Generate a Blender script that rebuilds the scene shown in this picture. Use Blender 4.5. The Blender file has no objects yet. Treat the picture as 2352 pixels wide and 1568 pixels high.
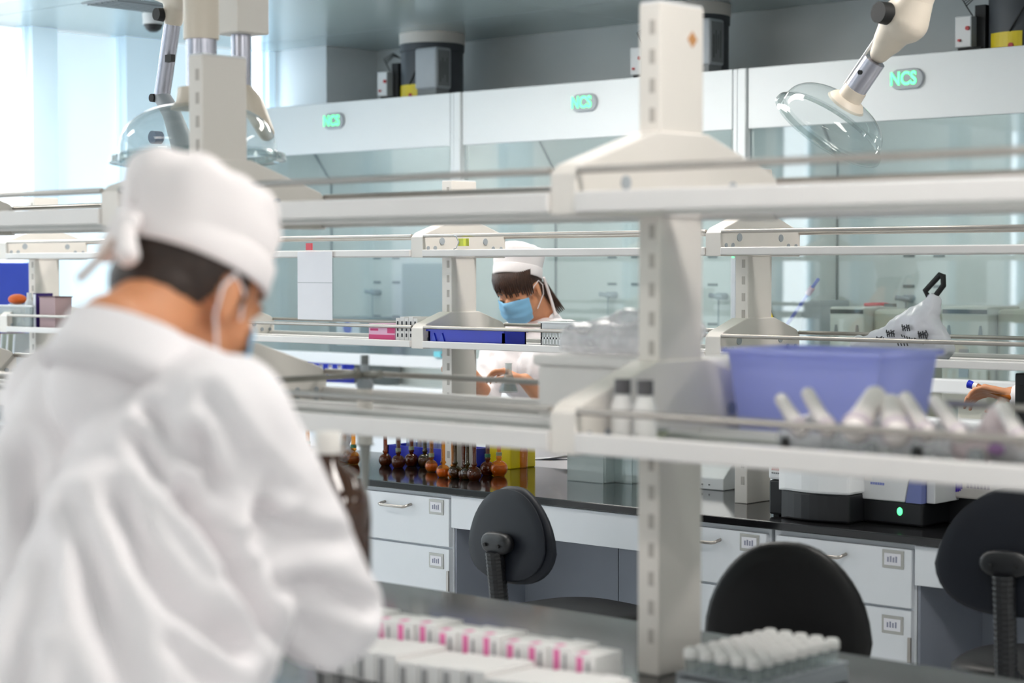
import bpy, bmesh, math, random
from mathutils import Vector, Matrix, noise, Quaternion
random.seed(7)
R = math.radians
SC = bpy.context.scene
COL = SC.collection

# ---------------------------------------------------------------- camera, world, exposure
# world axes: x runs along the benches (+x to the right), y runs into the room, z up
FPX, TH, PT = 4537.0, R(42.4), math.atan(170 / 4537.0)
CAM = Vector((0, 0, 1.55))
cd = bpy.data.cameras.new('camera'); cam = bpy.data.objects.new('camera', cd); COL.objects.link(cam)
cam.location = CAM; cam.rotation_euler = (R(90) - PT, 0, TH)
cd.sensor_width = 36; cd.lens = FPX / 2352 * 36; cd.clip_end = 100
cd.dof.use_dof = True; cd.dof.focus_distance = 6.5; cd.dof.aperture_fstop = 2.8; cd.dof.aperture_blades = 8
SC.camera = cam
SC.view_settings.view_transform = 'Standard'; SC.view_settings.look = 'None'
SC.view_settings.gamma = 1; SC.view_settings.use_curve_mapping = False
SC.view_settings.exposure = 0.3
SC.cycles.use_denoising = True
SC.cycles.max_bounces = 10; SC.cycles.transparent_max_bounces = 24
SC.cycles.caustics_reflective = False; SC.cycles.caustics_refractive = False
W = bpy.data.worlds.new('daylight'); SC.world = W; W.use_nodes = True
W.node_tree.nodes['Background'].inputs[0].default_value = (.82, .92, 1, 1)
W.node_tree.nodes['Background'].inputs[1].default_value = 1.0

fwd = Vector((-math.sin(TH) * math.cos(PT), math.cos(TH) * math.cos(PT), -math.sin(PT)))
rgt = Vector((math.cos(TH), math.sin(TH), 0)); upv = rgt.cross(fwd)
def at(x, y, Y):
    """point of the photograph's sight line through (x, y) at depth plane y = Y"""
    r = fwd + rgt * ((x - 1176) / FPX) - upv * ((y - 784) / FPX)
    return CAM + r * (Y / r.y)
def on(x, y, z):
    r = fwd + rgt * ((x - 1176) / FPX) - upv * ((y - 784) / FPX)
    return CAM + r * ((z - CAM.z) / r.z)

# ---------------------------------------------------------------- materials
def lin(c): return tuple(((v / 255) / 12.92 if v / 255 <= .04045 else ((v / 255 + .055) / 1.055) ** 2.4) for v in c)
MATS = {}
def mat(name, rgb, rough=.5, metal=0, var=.04, scale=8, bump=0, bscale=60, emit=0, sss=0, spec=.5, coat=0, trans=0, alpha=None):
    if name in MATS: return MATS[name]
    m = bpy.data.materials.new(name); m.use_nodes = True; nt = m.node_tree; b = nt.nodes['Principled BSDF']
    c = lin(rgb)
    tc = nt.nodes.new('ShaderNodeTexCoord'); nz = nt.nodes.new('ShaderNodeTexNoise'); nz.inputs['Scale'].default_value = scale
    nz.inputs['Detail'].default_value = 3
    nt.links.new(tc.outputs['Object'], nz.inputs['Vector'])
    rp = nt.nodes.new('ShaderNodeValToRGB'); nt.links.new(nz.outputs['Fac'], rp.inputs['Fac'])
    rp.color_ramp.elements[0].position = .3; rp.color_ramp.elements[1].position = .7
    rp.color_ramp.elements[0].color = tuple(v * (1 - var) for v in c) + (1,)
    rp.color_ramp.elements[1].color = tuple(min(1, v * (1 + var)) for v in c) + (1,)
    nt.links.new(rp.outputs['Color'], b.inputs['Base Color'])
    b.inputs['Roughness'].default_value = rough; b.inputs['Metallic'].default_value = metal
    b.inputs['Specular IOR Level'].default_value = spec
    if coat: b.inputs['Coat Weight'].default_value = coat; b.inputs['Coat Roughness'].default_value = .05
    if sss: b.inputs['Subsurface Weight'].default_value = sss; b.inputs['Subsurface Radius'].default_value = (.02, .008, .004)
    if trans: b.inputs['Transmission Weight'].default_value = trans
    if emit:
        nt.links.new(rp.outputs['Color'], b.inputs['Emission Color']); b.inputs['Emission Strength'].default_value = emit
    if bump:
        n2 = nt.nodes.new('ShaderNodeTexNoise'); n2.inputs['Scale'].default_value = bscale
        nt.links.new(tc.outputs['Object'], n2.inputs['Vector'])
        bp = nt.nodes.new('ShaderNodeBump'); bp.inputs['Strength'].default_value = bump; bp.inputs['Distance'].default_value = .004
        nt.links.new(n2.outputs['Fac'], bp.inputs['Height']); nt.links.new(bp.outputs['Normal'], b.inputs['Normal'])
    MATS[name] = m; return m
def glass(name, tint, refl=.08, haze=0.0, hazecol=(230, 235, 235), rough=.02, noisy=0):
    """thin clear sheet: transmits tinted light, reflects with a Fresnel edge, optional milky scatter"""
    if name in MATS: return MATS[name]
    m = bpy.data.materials.new(name); m.use_nodes = True; nt = m.node_tree; nt.nodes.remove(nt.nodes['Principled BSDF'])
    out = nt.nodes['Material Output']
    tr = nt.nodes.new('ShaderNodeBsdfTransparent'); tr.inputs[0].default_value = lin(tint) + (1,)
    gl = nt.nodes.new('ShaderNodeBsdfGlossy'); gl.inputs['Roughness'].default_value = rough
    fr = nt.nodes.new('ShaderNodeFresnel'); fr.inputs['IOR'].default_value = 1.45
    ad = nt.nodes.new('ShaderNodeMath'); ad.operation = 'ADD'; ad.inputs[1].default_value = refl - .035; ad.use_clamp = True
    gm = nt.nodes.new('ShaderNodeNewGeometry'); mi = nt.nodes.new('ShaderNodeMapRange'); mi.inputs[3].default_value = 1.45; mi.inputs[4].default_value = 1 / 1.45
    nt.links.new(gm.outputs['Backfacing'], mi.inputs[0]); nt.links.new(mi.outputs[0], fr.inputs['IOR'])
    nt.links.new(fr.outputs[0], ad.inputs[0])
    df = nt.nodes.new('ShaderNodeBsdfDiffuse'); df.inputs[0].default_value = lin(hazecol) + (1,)
    tl = nt.nodes.new('ShaderNodeBsdfTranslucent'); tl.inputs[0].default_value = lin(hazecol) + (1,)
    mh = nt.nodes.new('ShaderNodeMixShader'); mh.inputs[0].default_value = .5
    nt.links.new(df.outputs[0], mh.inputs[1]); nt.links.new(tl.outputs[0], mh.inputs[2])
    m1 = nt.nodes.new('ShaderNodeMixShader'); m1.inputs[0].default_value = haze
    if noisy:
        tc = nt.nodes.new('ShaderNodeTexCoord'); nz = nt.nodes.new('ShaderNodeTexNoise'); nz.inputs['Scale'].default_value = noisy
        nt.links.new(tc.outputs['Object'], nz.inputs['Vector'])
        mm = nt.nodes.new('ShaderNodeMapRange'); mm.inputs[1].default_value = .35; mm.inputs[2].default_value = .65
        mm.inputs[3].default_value = haze * .4; mm.inputs[4].default_value = min(1, haze * 1.6)
        nt.links.new(nz.outputs['Fac'], mm.inputs[0]); nt.links.new(mm.outputs[0], m1.inputs[0])
    nt.links.new(tr.outputs[0], m1.inputs[1]); nt.links.new(mh.outputs[0], m1.inputs[2])
    m2 = nt.nodes.new('ShaderNodeMixShader'); nt.links.new(ad.outputs[0], m2.inputs[0])
    nt.links.new(m1.outputs[0], m2.inputs[1]); nt.links.new(gl.outputs[0], m2.inputs[2])
    nt.links.new(m2.outputs[0], out.inputs[0]); MATS[name] = m; return m

M_ceil = mat('ceiling_metal', (176, 190, 192), .22, .25, .02, 1.2)
M_floor = mat('floor_epoxy', (205, 207, 208), .25, 0, .04, 2)
M_wall = mat('wall_paint', (222, 227, 228), .6, 0, .02, 1)
M_mull = mat('mullion_added_glow', (198, 222, 236), .8, 0, .02, emit=.4)  # glow added to the mullion colour so the frames look backlit
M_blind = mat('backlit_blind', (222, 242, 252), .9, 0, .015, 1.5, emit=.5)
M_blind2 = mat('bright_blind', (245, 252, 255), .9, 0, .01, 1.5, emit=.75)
M_sky = mat('bare_window', (240, 248, 255), .9, 0, .01, 1.5, emit=6.0)
M_lamp = mat('lamp_diffuser', (255, 250, 244), .5, 0, .005, emit=21)
M_cream = mat('cream_steel', (232, 226, 219), .38, 0, .02, 5)
M_lip = mat('shelf_frame_white', (230, 227, 225), .4, 0, .02, 4)
M_white = mat('white_steel', (232, 234, 236), .35, 0, .02, 4)
M_slot = mat('slot_shadow', (188, 182, 175), .7)
M_chrome = mat('brushed_steel', (176, 170, 164), .3, .85, .04, 20)
M_bluew = mat('cabinet_white', (232, 236, 241), .4, 0, .015, 3)
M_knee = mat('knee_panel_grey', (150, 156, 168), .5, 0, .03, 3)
M_black = mat('black_epoxy_worktop', (26, 26, 28), .09, 0, .1, 6, spec=.6)
M_blackp = mat('black_plastic', (17, 18, 22), .45, 0, .1, 10)
M_navy = mat('navy_plastic', (19, 23, 32), .5, 0, .08, 10, spec=.3)
M_leather = mat('black_leather', (10, 9, 9), .42, 0, .1, 20, bump=.15, bscale=200, spec=.3)
M_dark = mat('dark_rubber', (16, 17, 19), .6)
M_hood = mat('hood_white', (226, 231, 233), .4, 0, .01, 2)
M_hoodin = mat('hood_liner', (226, 228, 225), .5, 0, .02, 2)
M_duct = mat('duct_grey', (70, 74, 80), .5, 0, .06, 6)
M_grey = mat('grey_plastic', (168, 174, 180), .45)
M_midgrey = mat('mid_grey', (120, 124, 126), .5)
M_sash = glass('sash_glass', (236, 241, 241), .06, .05, (200, 220, 220))
M_shelfglass = glass('shelf_glass', (214, 224, 220), .06, .42, (228, 230, 226))
M_dome = glass('clear_dome', (240, 244, 244), .035, .07)
M_bin = glass('clear_plastic', (234, 239, 239), .06, .26, (240, 244, 244))
M_bag = glass('plastic_bag', (240, 240, 242), .05, .55, (250, 250, 252), .15, noisy=14)
M_bluebin = glass('blue_translucent_plastic', (205, 212, 250), .05, .72, (206, 213, 254), .2)
M_amber = glass('amber_glass', (248, 200, 120), .05, .18, (232, 158, 60), .03)
M_amberd = glass('dark_amber_glass', (180, 112, 62), .06, .35, (140, 76, 30), .03)
M_clear = glass('clear_glass', (236, 240, 240), .07, .06)
M_gold = mat('amber_liquid', (226, 150, 16), .1, 0, .2, 20)
M_brownl = mat('dark_amber_liquid', (138, 66, 14), .1, 0, .2, 20)
M_bluet = mat('blue_plastic', (28, 48, 196), .35)
M_yellow = mat('yellow_plastic', (240, 214, 8), .4)
M_pink = mat('pink_print', (236, 120, 178), .5, 0, .1, 30)
M_paper = mat('white_paper', (236, 236, 242), .7, 0, .01)
M_box = mat('white_carton', (240, 238, 236), .6, 0, .02)
M_ink = mat('black_ink', (46, 46, 52), .7)
M_led = mat('green_led', (90, 255, 150), .5, 0, .01, emit=1.6)
M_red = mat('red_plastic', (196, 30, 40), .4)
M_orange = mat('orange_plastic', (224, 100, 30), .5)
M_skin = mat('skin', (204, 140, 100), .5, 0, .05, 25, sss=.12)
M_skinw = mat('skin_fair', (212, 150, 112), .5, 0, .05, 25, sss=.12)
M_hair = mat('dark_hair', (50, 36, 29), .5, 0, .3, 60, bump=.4, bscale=150)
M_hairb = mat('brown_hair', (58, 36, 24), .45, 0, .35, 60, bump=.4, bscale=150)
M_coat = mat('white_coat_cotton', (238, 234, 236), .85, 0, .015, 6, bump=.15, bscale=350)
M_cap = mat('white_cap_cotton', (242, 236, 236), .85, 0, .015, 6, bump=.15, bscale=350)
M_mask = mat('blue_mask', (134, 190, 226), .8, 0, .03, 30)
M_strap = mat('elastic_white', (236, 232, 236), .7)
M_trouser = mat('dark_trousers', (40, 44, 56), .8)
M_shoe = mat('black_shoe', (25, 25, 27), .4)

# ---------------------------------------------------------------- mesh helpers
def obj(name, bm, m, parent=None, smooth=False, bevel=0, world=True):
    me = bpy.data.meshes.new(name); bmesh.ops.recalc_face_normals(bm, faces=bm.faces); bm.to_mesh(me); bm.free()
    if smooth:
        for p in me.polygons: p.use_smooth = True
    o = bpy.data.objects.new(name, me); COL.objects.link(o); me.materials.append(m)
    if parent is not None:
        o.parent = parent
        if world: o.matrix_parent_inverse = WM[parent.name].inverted() if parent.name in WM else Matrix()
    if bevel:
        md = o.modifiers.new('bevel', 'BEVEL'); md.width = bevel; md.segments = 2; md.limit_method = 'ANGLE'
    if smooth and bevel == 0:
        md = o.modifiers.new('split', 'EDGE_SPLIT'); md.split_angle = R(50)
    return o
WM = {}
def thing(name, label, cat, loc=(0, 0, 0), rz=0, group=None):
    o = bpy.data.objects.new(name, None); COL.objects.link(o); o.empty_display_size = .05
    o.location = loc; o.rotation_euler = (0, 0, rz)
    o['label'] = label; o['category'] = cat
    if group: o['group'] = group
    WM[o.name] = Matrix.Translation(Vector(loc)) @ Matrix.Rotation(rz, 4, 'Z')
    return o
def tag(o, label, cat, group=None):
    o['label'] = label; o['category'] = cat
    if group: o['group'] = group
    return o
def struct(o): o['kind'] = 'structure'; return o
def kids(o): return [c for c in list(bpy.data.objects) if c.parent == o]
def copy_tree(o, loc=None, rz=None, label=None, parent=None, group=None):
    c = o.copy(); COL.objects.link(c)
    if parent is not None:
        inv = o.matrix_parent_inverse.copy(); c.parent = parent; c.matrix_parent_inverse = inv
    if loc is not None: c.location = loc
    if rz is not None: c.rotation_euler = (0, 0, rz)
    if label: c['label'] = label
    if group: c['group'] = group
    for ch in kids(o): copy_tree(ch, parent=c)
    return c
def box(bm, x0, x1, y0, y1, z0, z1, M=None):
    v = [bm.verts.new(p) for p in ((x0,y0,z0),(x1,y0,z0),(x1,y1,z0),(x0,y1,z0),(x0,y0,z1),(x1,y0,z1),(x1,y1,z1),(x0,y1,z1))]
    for f in ((0,3,2,1),(4,5,6,7),(0,1,5,4),(1,2,6,5),(2,3,7,6),(3,0,4,7)): bm.faces.new([v[i] for i in f])
    if M is not None:
        for q in v: q.co = M @ q.co
    return bm
def B(*a, M=None):
    bm = bmesh.new(); box(bm, *a, M=M); return bm
def boxes(lst):
    bm = bmesh.new()
    for a in lst: box(bm, *a)
    return bm
def prism(bm, pts, axis, a, b):
    """extrude a polygon given in the two other axes along axis ('x','y','z') from a to b"""
    def mk(p, t):
        if axis == 'x': return (t, p[0], p[1])
        if axis == 'y': return (p[0], t, p[1])
        return (p[0], p[1], t)
    v0 = [bm.verts.new(mk(p, a)) for p in pts]; v1 = [bm.verts.new(mk(p, b)) for p in pts]; n = len(pts)
    bm.faces.new(v0); bm.faces.new(list(reversed(v1)))
    for i in range(n): bm.faces.new((v0[i], v1[i], v1[(i+1) % n], v0[(i+1) % n]))
    return bm
def frame_to(p0, p1):
    d = (Vector(p1) - Vector(p0)); q = Vector((0, 0, 1)).rotation_difference(d.normalized())
    return Matrix.Translation(Vector(p0)) @ q.to_matrix().to_4x4(), d.length
def lathe(bm, prof, seg=24, M=None, sx=1, sy=1):
    """revolve (r, z) profile about z; r = 0 ends close to a pole"""
    M = M or Matrix(); rings = []
    for r, z in prof:
        if r < 1e-6: rings.append([bm.verts.new(M @ Vector((0, 0, z)))])
        else: rings.append([bm.verts.new(M @ Vector((r*sx*math.cos(2*math.pi*i/seg), r*sy*math.sin(2*math.pi*i/seg), z))) for i in range(seg)])
    for a, b in zip(rings, rings[1:]):
        if len(a) == 1 and len(b) == 1: continue
        for i in range(seg):
            j = (i+1) % seg
            if len(a) == 1: bm.faces.new((a[0], b[i], b[j]))
            elif len(b) == 1: bm.faces.new((a[i], a[j], b[0]))
            else: bm.faces.new((a[i], a[j], b[j], b[i]))
    return bm
def cyl(bm, p0, p1, r, r2=None, seg=16):
    M, L = frame_to(p0, p1); r2 = r if r2 is None else r2
    return lathe(bm, [(0, 0), (r, 0), (r2, L), (0, L)], seg, M)
def CY(p0, p1, r, r2=None, seg=16):
    bm = bmesh.new(); return cyl(bm, p0, p1, r, r2, seg)
def tube(bm, pts, r, seg=10):
    pts = [Vector(p) for p in pts]; rings = []
    up = None
    for i, p in enumerate(pts):
        t = (pts[min(i+1, len(pts)-1)] - pts[max(i-1, 0)]).normalized()
        if up is None: up = t.orthogonal().normalized()
        up = (up - t * up.dot(t)).normalized(); w = t.cross(up)
        rr = r[i] if isinstance(r, (list, tuple)) else r
        rings.append([bm.verts.new(p + (up*math.cos(2*math.pi*k/seg) + w*math.sin(2*math.pi*k/seg))*rr) for k in range(seg)])
    for a, b in zip(rings, rings[1:]):
        for k in range(seg): bm.faces.new((a[k], a[(k+1) % seg], b[(k+1) % seg], b[k]))
    bm.faces.new(list(reversed(rings[0]))); bm.faces.new(rings[-1])
    return bm
def capsule(bm, p0, r0, p1, r1, seg=14):
    p0, p1 = Vector(p0), Vector(p1)
    if (p1-p0).length < 1e-4: p1 = p0 + Vector((0, 0, 1e-3))
    M, L = frame_to(p0, p1); pr = []
    for k in range(0, 6): a = math.pi/2*k/5; pr.append((r0*math.sin(a), -r0*math.cos(a)))
    for k in range(0, 6): a = math.pi/2*k/5; pr.append((r1*math.cos(a), L + r1*math.sin(a)))
    pr[0] = (0, -r0); pr[-1] = (0, L+r1)
    return lathe(bm, pr, seg, M)
def ellip(bm, c, r, M=None, seg=24, n=14):
    T = (M or Matrix()) @ Matrix.Translation(Vector(c)) @ Matrix.Diagonal((r[0], r[1], r[2], 1))
    return lathe(bm, [(math.sin(math.pi*k/n) if 0 < k < n else 0, -math.cos(math.pi*k/n)) for k in range(n+1)], seg, T)
def remeshed(name, bm, voxel, m, parent, smooth=6, fold=None, sub=0):
    """union of overlapping closed shapes as one continuous surface"""
    me = bpy.data.meshes.new('tmp'); bmesh.ops.recalc_face_normals(bm, faces=bm.faces); bm.to_mesh(me); bm.free()
    t = bpy.data.objects.new('tmp', me); COL.objects.link(t)
    r = t.modifiers.new('r', 'REMESH'); r.mode = 'VOXEL'; r.voxel_size = voxel
    if smooth: s = t.modifiers.new('s', 'SMOOTH'); s.factor = .5; s.iterations = smooth
    bpy.context.view_layer.update()
    ev = t.evaluated_get(bpy.context.evaluated_depsgraph_get())
    m2 = bpy.data.meshes.new_from_object(ev); m2.name = name
    bpy.data.objects.remove(t); bpy.data.meshes.remove(me)
    if fold:
        ns = [v.normal.copy() for v in m2.vertices]
        for v, n in zip(m2.vertices, ns):
            d = fold(v.co, n)
            v.co = v.co + (d if isinstance(d, Vector) else n * d)
    for p in m2.polygons: p.use_smooth = True
    m2.materials.clear(); m2.materials.append(m)
    o = bpy.data.objects.new(name, m2); COL.objects.link(o)
    if parent is not None:
        o.parent = parent; o.matrix_parent_inverse = WM[parent.name].inverted() if parent.name in WM else Matrix()
    return o
def text_mesh(name, s, size, m, parent, M, depth=.001, bold=0):
    cu = bpy.data.curves.new('t', 'FONT'); cu.body = s; cu.size = size; cu.extrude = depth; cu.align_x = 'CENTER'; cu.align_y = 'CENTER'; cu.offset = bold
    t = bpy.data.objects.new('t', cu); COL.objects.link(t); bpy.context.view_layer.update()
    me = bpy.data.meshes.new_from_object(t.evaluated_get(bpy.context.evaluated_depsgraph_get()))
    bpy.data.objects.remove(t); me.name = name; me.transform(M); me.materials.clear(); me.materials.append(m)
    o = bpy.data.objects.new(name, me); COL.objects.link(o)
    if parent is not None:
        o.parent = parent; o.matrix_parent_inverse = WM[parent.name].inverted() if parent.name in WM else Matrix()
    return o
FACE = Matrix.Rotation(R(90), 4, 'X')       # text plane turned upright, facing -y

# ---------------------------------------------------------------- room
ZC = 2.83
fl = obj('floor', B(-9.2, 3.2, -3.2, 8.4, -.1, 0), M_floor); struct(fl)
# ceiling: metal panels with recessed seams; openings are left for the lamps by sitting them just beneath
ce = obj('ceiling', B(-9.2, 3.2, -3.2, 8.4, ZC+.012, ZC+.12), M_slot); struct(ce)
pan = None
ys = [-3.2, -1.85, -.6, .65, 1.9, 3.15, 4.4, 5.7, 7.42, 8.4]
xs = [-9.2, -6.5, -3.7, -.9, 3.2]
for j in range(len(ys)-1):
    for i in range(len(xs)-1):
        p = obj('ceiling_panel', B(xs[i]+.002, xs[i+1]-.002, ys[j]+.003, ys[j+1]-.003, ZC, ZC+.013), M_ceil, ce)
struct(obj('wall_back', B(-9.0, 3.2, 8.15, 8.3, 0, ZC), M_wall))
struct(obj('wall_corner', B(-9.0, -8.53, 7.75, 8.3, 2.47, ZC), mat('wall_paint_brightened', (236, 240, 242), .6, 0, .02, 1)))  # lighter wall tone stands in for window light on this corner
struct(obj('wall_right', B(3.0, 3.15, -3.2, 8.15, 0, ZC), mat('wall_paint_brightened', (236, 240, 242), .6, 0, .02, 1)))
struct(obj('wall_front', B(-9.0, 3.0, -3.15, -3.0, 0, ZC), mat('wall_paint_brightened', (236, 240, 242), .6, 0, .02, 1)))
# window wall on the left: mullions and backlit blinds
struct(obj('wall_left', boxes([(-9.15, -9.0, -3.0, 7.75, 0, .25)]), M_wall))
mulls = [(-3.0, -2.2), (-1.2, -.95), (.4, .65), (2.0, 2.25), (3.4, 3.66), (4.72, 4.98), (6.06, 6.22), (6.67, 6.93), (7.7, 7.75)]
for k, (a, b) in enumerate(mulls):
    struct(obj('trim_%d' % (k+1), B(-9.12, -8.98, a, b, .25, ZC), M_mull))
gaps = [(-2.2, -2.0), (-1.98, -1.2), (-.95, .4), (.65, 1.27), (1.29, 1.71), (1.73, 2.0), (2.25, 3.4), (3.66, 4.72), (4.98, 6.06), (6.22, 6.67), (6.93, 7.57), (7.585, 7.7)]
BARE = (0, 4, 11)
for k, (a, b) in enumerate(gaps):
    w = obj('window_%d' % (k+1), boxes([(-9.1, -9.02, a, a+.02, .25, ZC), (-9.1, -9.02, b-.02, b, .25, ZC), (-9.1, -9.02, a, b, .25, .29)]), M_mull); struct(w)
    obj('glass_pane' if k in BARE else 'roller_blind', B(-9.06, -9.05, a+.02, b-.02, .29, ZC-.01), M_sky if k in BARE else (M_blind2 if k < 9 else M_blind), w)
struct(obj('baseboard_back', B(-8.53, 3.0, 8.13, 8.15, 0, .1), M_grey))

# ceiling lamps
def ceiling_light(x, y, w, d, label):
    t = thing('ceiling_light', label, 'light', (x, y, ZC), 0, 'recessed ceiling light panels')
    f = obj('frame', boxes([(x-w/2-.02, x+w/2+.02, y-d/2-.02, y-d/2, ZC-.008, ZC), (x-w/2-.02, x+w/2+.02, y+d/2, y+d/2+.02, ZC-.008, ZC),
        (x-w/2-.02, x-w/2, y-d/2, y+d/2, ZC-.008, ZC), (x+w/2, x+w/2+.02, y-d/2, y+d/2, ZC-.008, ZC)]), M_white, t)
    obj('diffuser', B(x-w/2, x+w/2, y-d/2, y+d/2, ZC-.006, ZC-.001), M_lamp, t)
ceiling_light(-8.45, 5.02, .85, .7, 'bright white ceiling light panel at the top left edge by the blinds')
for (x, y) in [(-6.3, 4.9), (-4.1, 4.9), (-1.8, 4.9), (-5.6, 6.2), (-6.3, 2.3), (-3.9, .5), (-1.2, 2.3), (1.2, 2.6), (-3.9, -1.6), (-.6, -1.6), (1.4, .3), (1.4, 4.9)]:  # unseen panels added as fill light for the benches and hoods
    ceiling_light(x, y, 1.2, .3, 'narrow fill light panel added in the unseen ceiling area above the benches')
# ceiling vent and dome camera
t = thing('ceiling_vent', 'long slotted linear air grille in the ceiling at the upper left', 'vent', (-8.0, 5.95, ZC))
obj('frame', B(-8.03, -7.75, 5.7, 6.25, ZC-.006, ZC-.0005), M_grey, t)
for k in range(6): obj('slat', B(-8.01+k*.043, -7.985+k*.043, 5.72, 6.23, ZC-.012, ZC-.006), M_midgrey, t)
pc = on(352, 44, 2.80); 
t = thing('dome_camera', 'small white security camera with a black eye hanging from the ceiling', 'camera', (pc.x, pc.y, ZC))
obj('mount', CY((pc.x, pc.y, ZC-.045), (pc.x, pc.y, ZC-.001), .052, .056, 24), M_white, t, smooth=True)
bm = bmesh.new(); lathe(bm, [(0, -.052), (.02, -.049), (.036, -.038), (.046, -.02), (.05, 0), (0, 0)], 24, Matrix.Translation((pc.x, pc.y, ZC-.045))); obj('lens_dome', bm, M_blackp, t, smooth=True)
bm = bmesh.new(); lathe(bm, [(.051, -.012), (.054, -.012), (.054, .004), (.051, .004)], 24, Matrix.Translation((pc.x, pc.y, ZC-.045))); obj('ring', bm, M_white, t, smooth=True)

# ---------------------------------------------------------------- fume hoods along the back wall
YH, YB = 7.38, 8.12
def make_hood(sc, label):
    t = thing('fume_hood', label, 'fume hood', (sc, YH, 0), 0, 'fume hoods along the back wall')
    a, b = sc-.83, sc+.88
    h = obj('header_panel', B(a, b, YH, YH+.03, 2.18, 2.455), M_hood, t, bevel=.004)
    bm = boxes([(sc+.888, sc+.912, YH-.005, YH+.05, 0, 2.455), (sc+.918, sc+.963, YH-.012, YH+.05, 0, 2.455)]); obj('side_post', bm, M_hood, t, bevel=.006)
    p = obj('control_panel', B(sc+.888, sc+.912, YH-.012, YH-.005, 1.2, 1.62), M_grey, t)
    obj('indicator_light', B(sc+.894, sc+.904, YH-.015, YH-.012, 1.595, 1.615), M_led, p)
    # liner
    obj('side_wall', B(a-.0, a+.012, YH+.03, YB, .86, 2.42), M_hoodin, t)
    obj('side_wall', B(b-.012, b, YH+.03, YB, .86, 2.42), M_hoodin, t)
    bk = obj('back_baffle', B(a+.012, b-.012, YB-.02, YB, .86, 2.06), M_hoodin, t)
    bm = bmesh.new(); prism(bm, [(YB-.02, 2.06), (YB, 2.06), (YB-.28, 2.42), (YB-.30, 2.42)], 'x', a+.012, b-.012); obj('sloped_baffle', bm, M_hoodin, t)
    bm = boxes([(a+.012, a+.02, YB-.03, YB-.02, .86, 2.06)]); prism(bm, [(YB-.032, 2.06), (YB-.02, 2.06), (YB-.29, 2.40), (YB-.302, 2.40)], 'x', a+.012, a+.022)
    obj('corner_seal', bm, M_midgrey, t)
    obj('roof_panel', B(a, b+.083, YH+.03, YB, 2.425, 2.456), M_hood, t)
    sl = []
    for z in (1.605, 1.462, 1.262):
        for q in (-.42, -.26, .24, .40): sl.append((sc+q-.03, sc+q+.03, YB-.024, YB-.02, z-.007, z+.007))
    obj('baffle_slot', boxes(sl), M_midgrey, bk)
    for q in (-.40, .32):
        bm = bmesh.new(); cyl(bm, (sc+q, YB-.02, 1.405), (sc+q, YB-.09, 1.405), .018); cyl(bm, (sc+q-.045, YB-.09, 1.41), (sc+q+.03, YB-.09, 1.40), .014, .008)
        cyl(bm, (sc+q+.0, YB-.08, 1.40), (sc+q+.0, YB-.08, 1.24), .004); obj('service_valve', bm, M_grey, t, smooth=True)
    lm = obj('added_hood_light', B(sc-.3, sc+.3, YH+.05, YH+.11, 2.33, 2.36), M_white, t)  # hidden light strip added behind the header to brighten the hood interior
    obj('added_light_strip', B(sc-.28, sc+.28, YH+.06, YH+.10, 2.322, 2.33), mat('hood_fill_glow', (244, 250, 255), .5, emit=38), lm)
    # sash
    s = obj('sash', boxes([(a+.01, b-.01, YH-.015, YH+.02, 1.02, 1.082)]), M_white, t, bevel=.008)
    obj('sash_glass', B(a+.01, b-.01, YH+.004, YH+.01, 1.082, 2.2), M_sash, s)
    obj('airfoil_sill', B(a, b, YH-.03, YH+.05, .866, .915), M_white, t, bevel=.012)
    obj('work_surface', B(a, b, YH+.05, YB, .84, .87), M_hoodin, t)
    obj('base_cabinet', B(a, b, YH+.02, YB, .08, .84), M_hood, t)
    for k in range(2):
        x0 = a+.01+k*.855; d = obj('door', B(x0, x0+.845, YH, YH+.02, .1, .82), M_bluew, t, bevel=.003)
        obj('handle', CY((x0+.42, YH-.02, .74), (x0+.56, YH-.02, .74), .006), M_chrome, d, smooth=True)
    # illuminated name badge
    bm = bmesh.new(); n = 24; hw, hh = .082, .045; cx, cz = sc, 2.352; pts = []
    for k in range(n):
        an = 2*math.pi*k/n; pts.append((cx + (hw-hh)*(1 if math.cos(an) > 0 else -1) + hh*math.cos(an), cz + hh*math.sin(an)*.98))
    prism(bm, pts, 'y', YH-.014, YH); bd = obj('badge', bm, M_grey, t, bevel=.004)
    text_mesh('display_letters', 'NCS', .078, M_led, bd, Matrix.Translation((cx-.014, YH-.0155, cz)) @ FACE @ Matrix.Diagonal((.86, 1, 1, 1)), .0008, .0022)
    return t
hood_labels = ['leftmost white fume hood, nearest the window blinds, with a green lit badge', 'white fume hood behind the masked woman, middle of the three',
               'rightmost white fume hood, with beige devices behind its glass']
for k in range(3): make_hood(-8.055 + 1.8*k, hood_labels[k])
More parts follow.
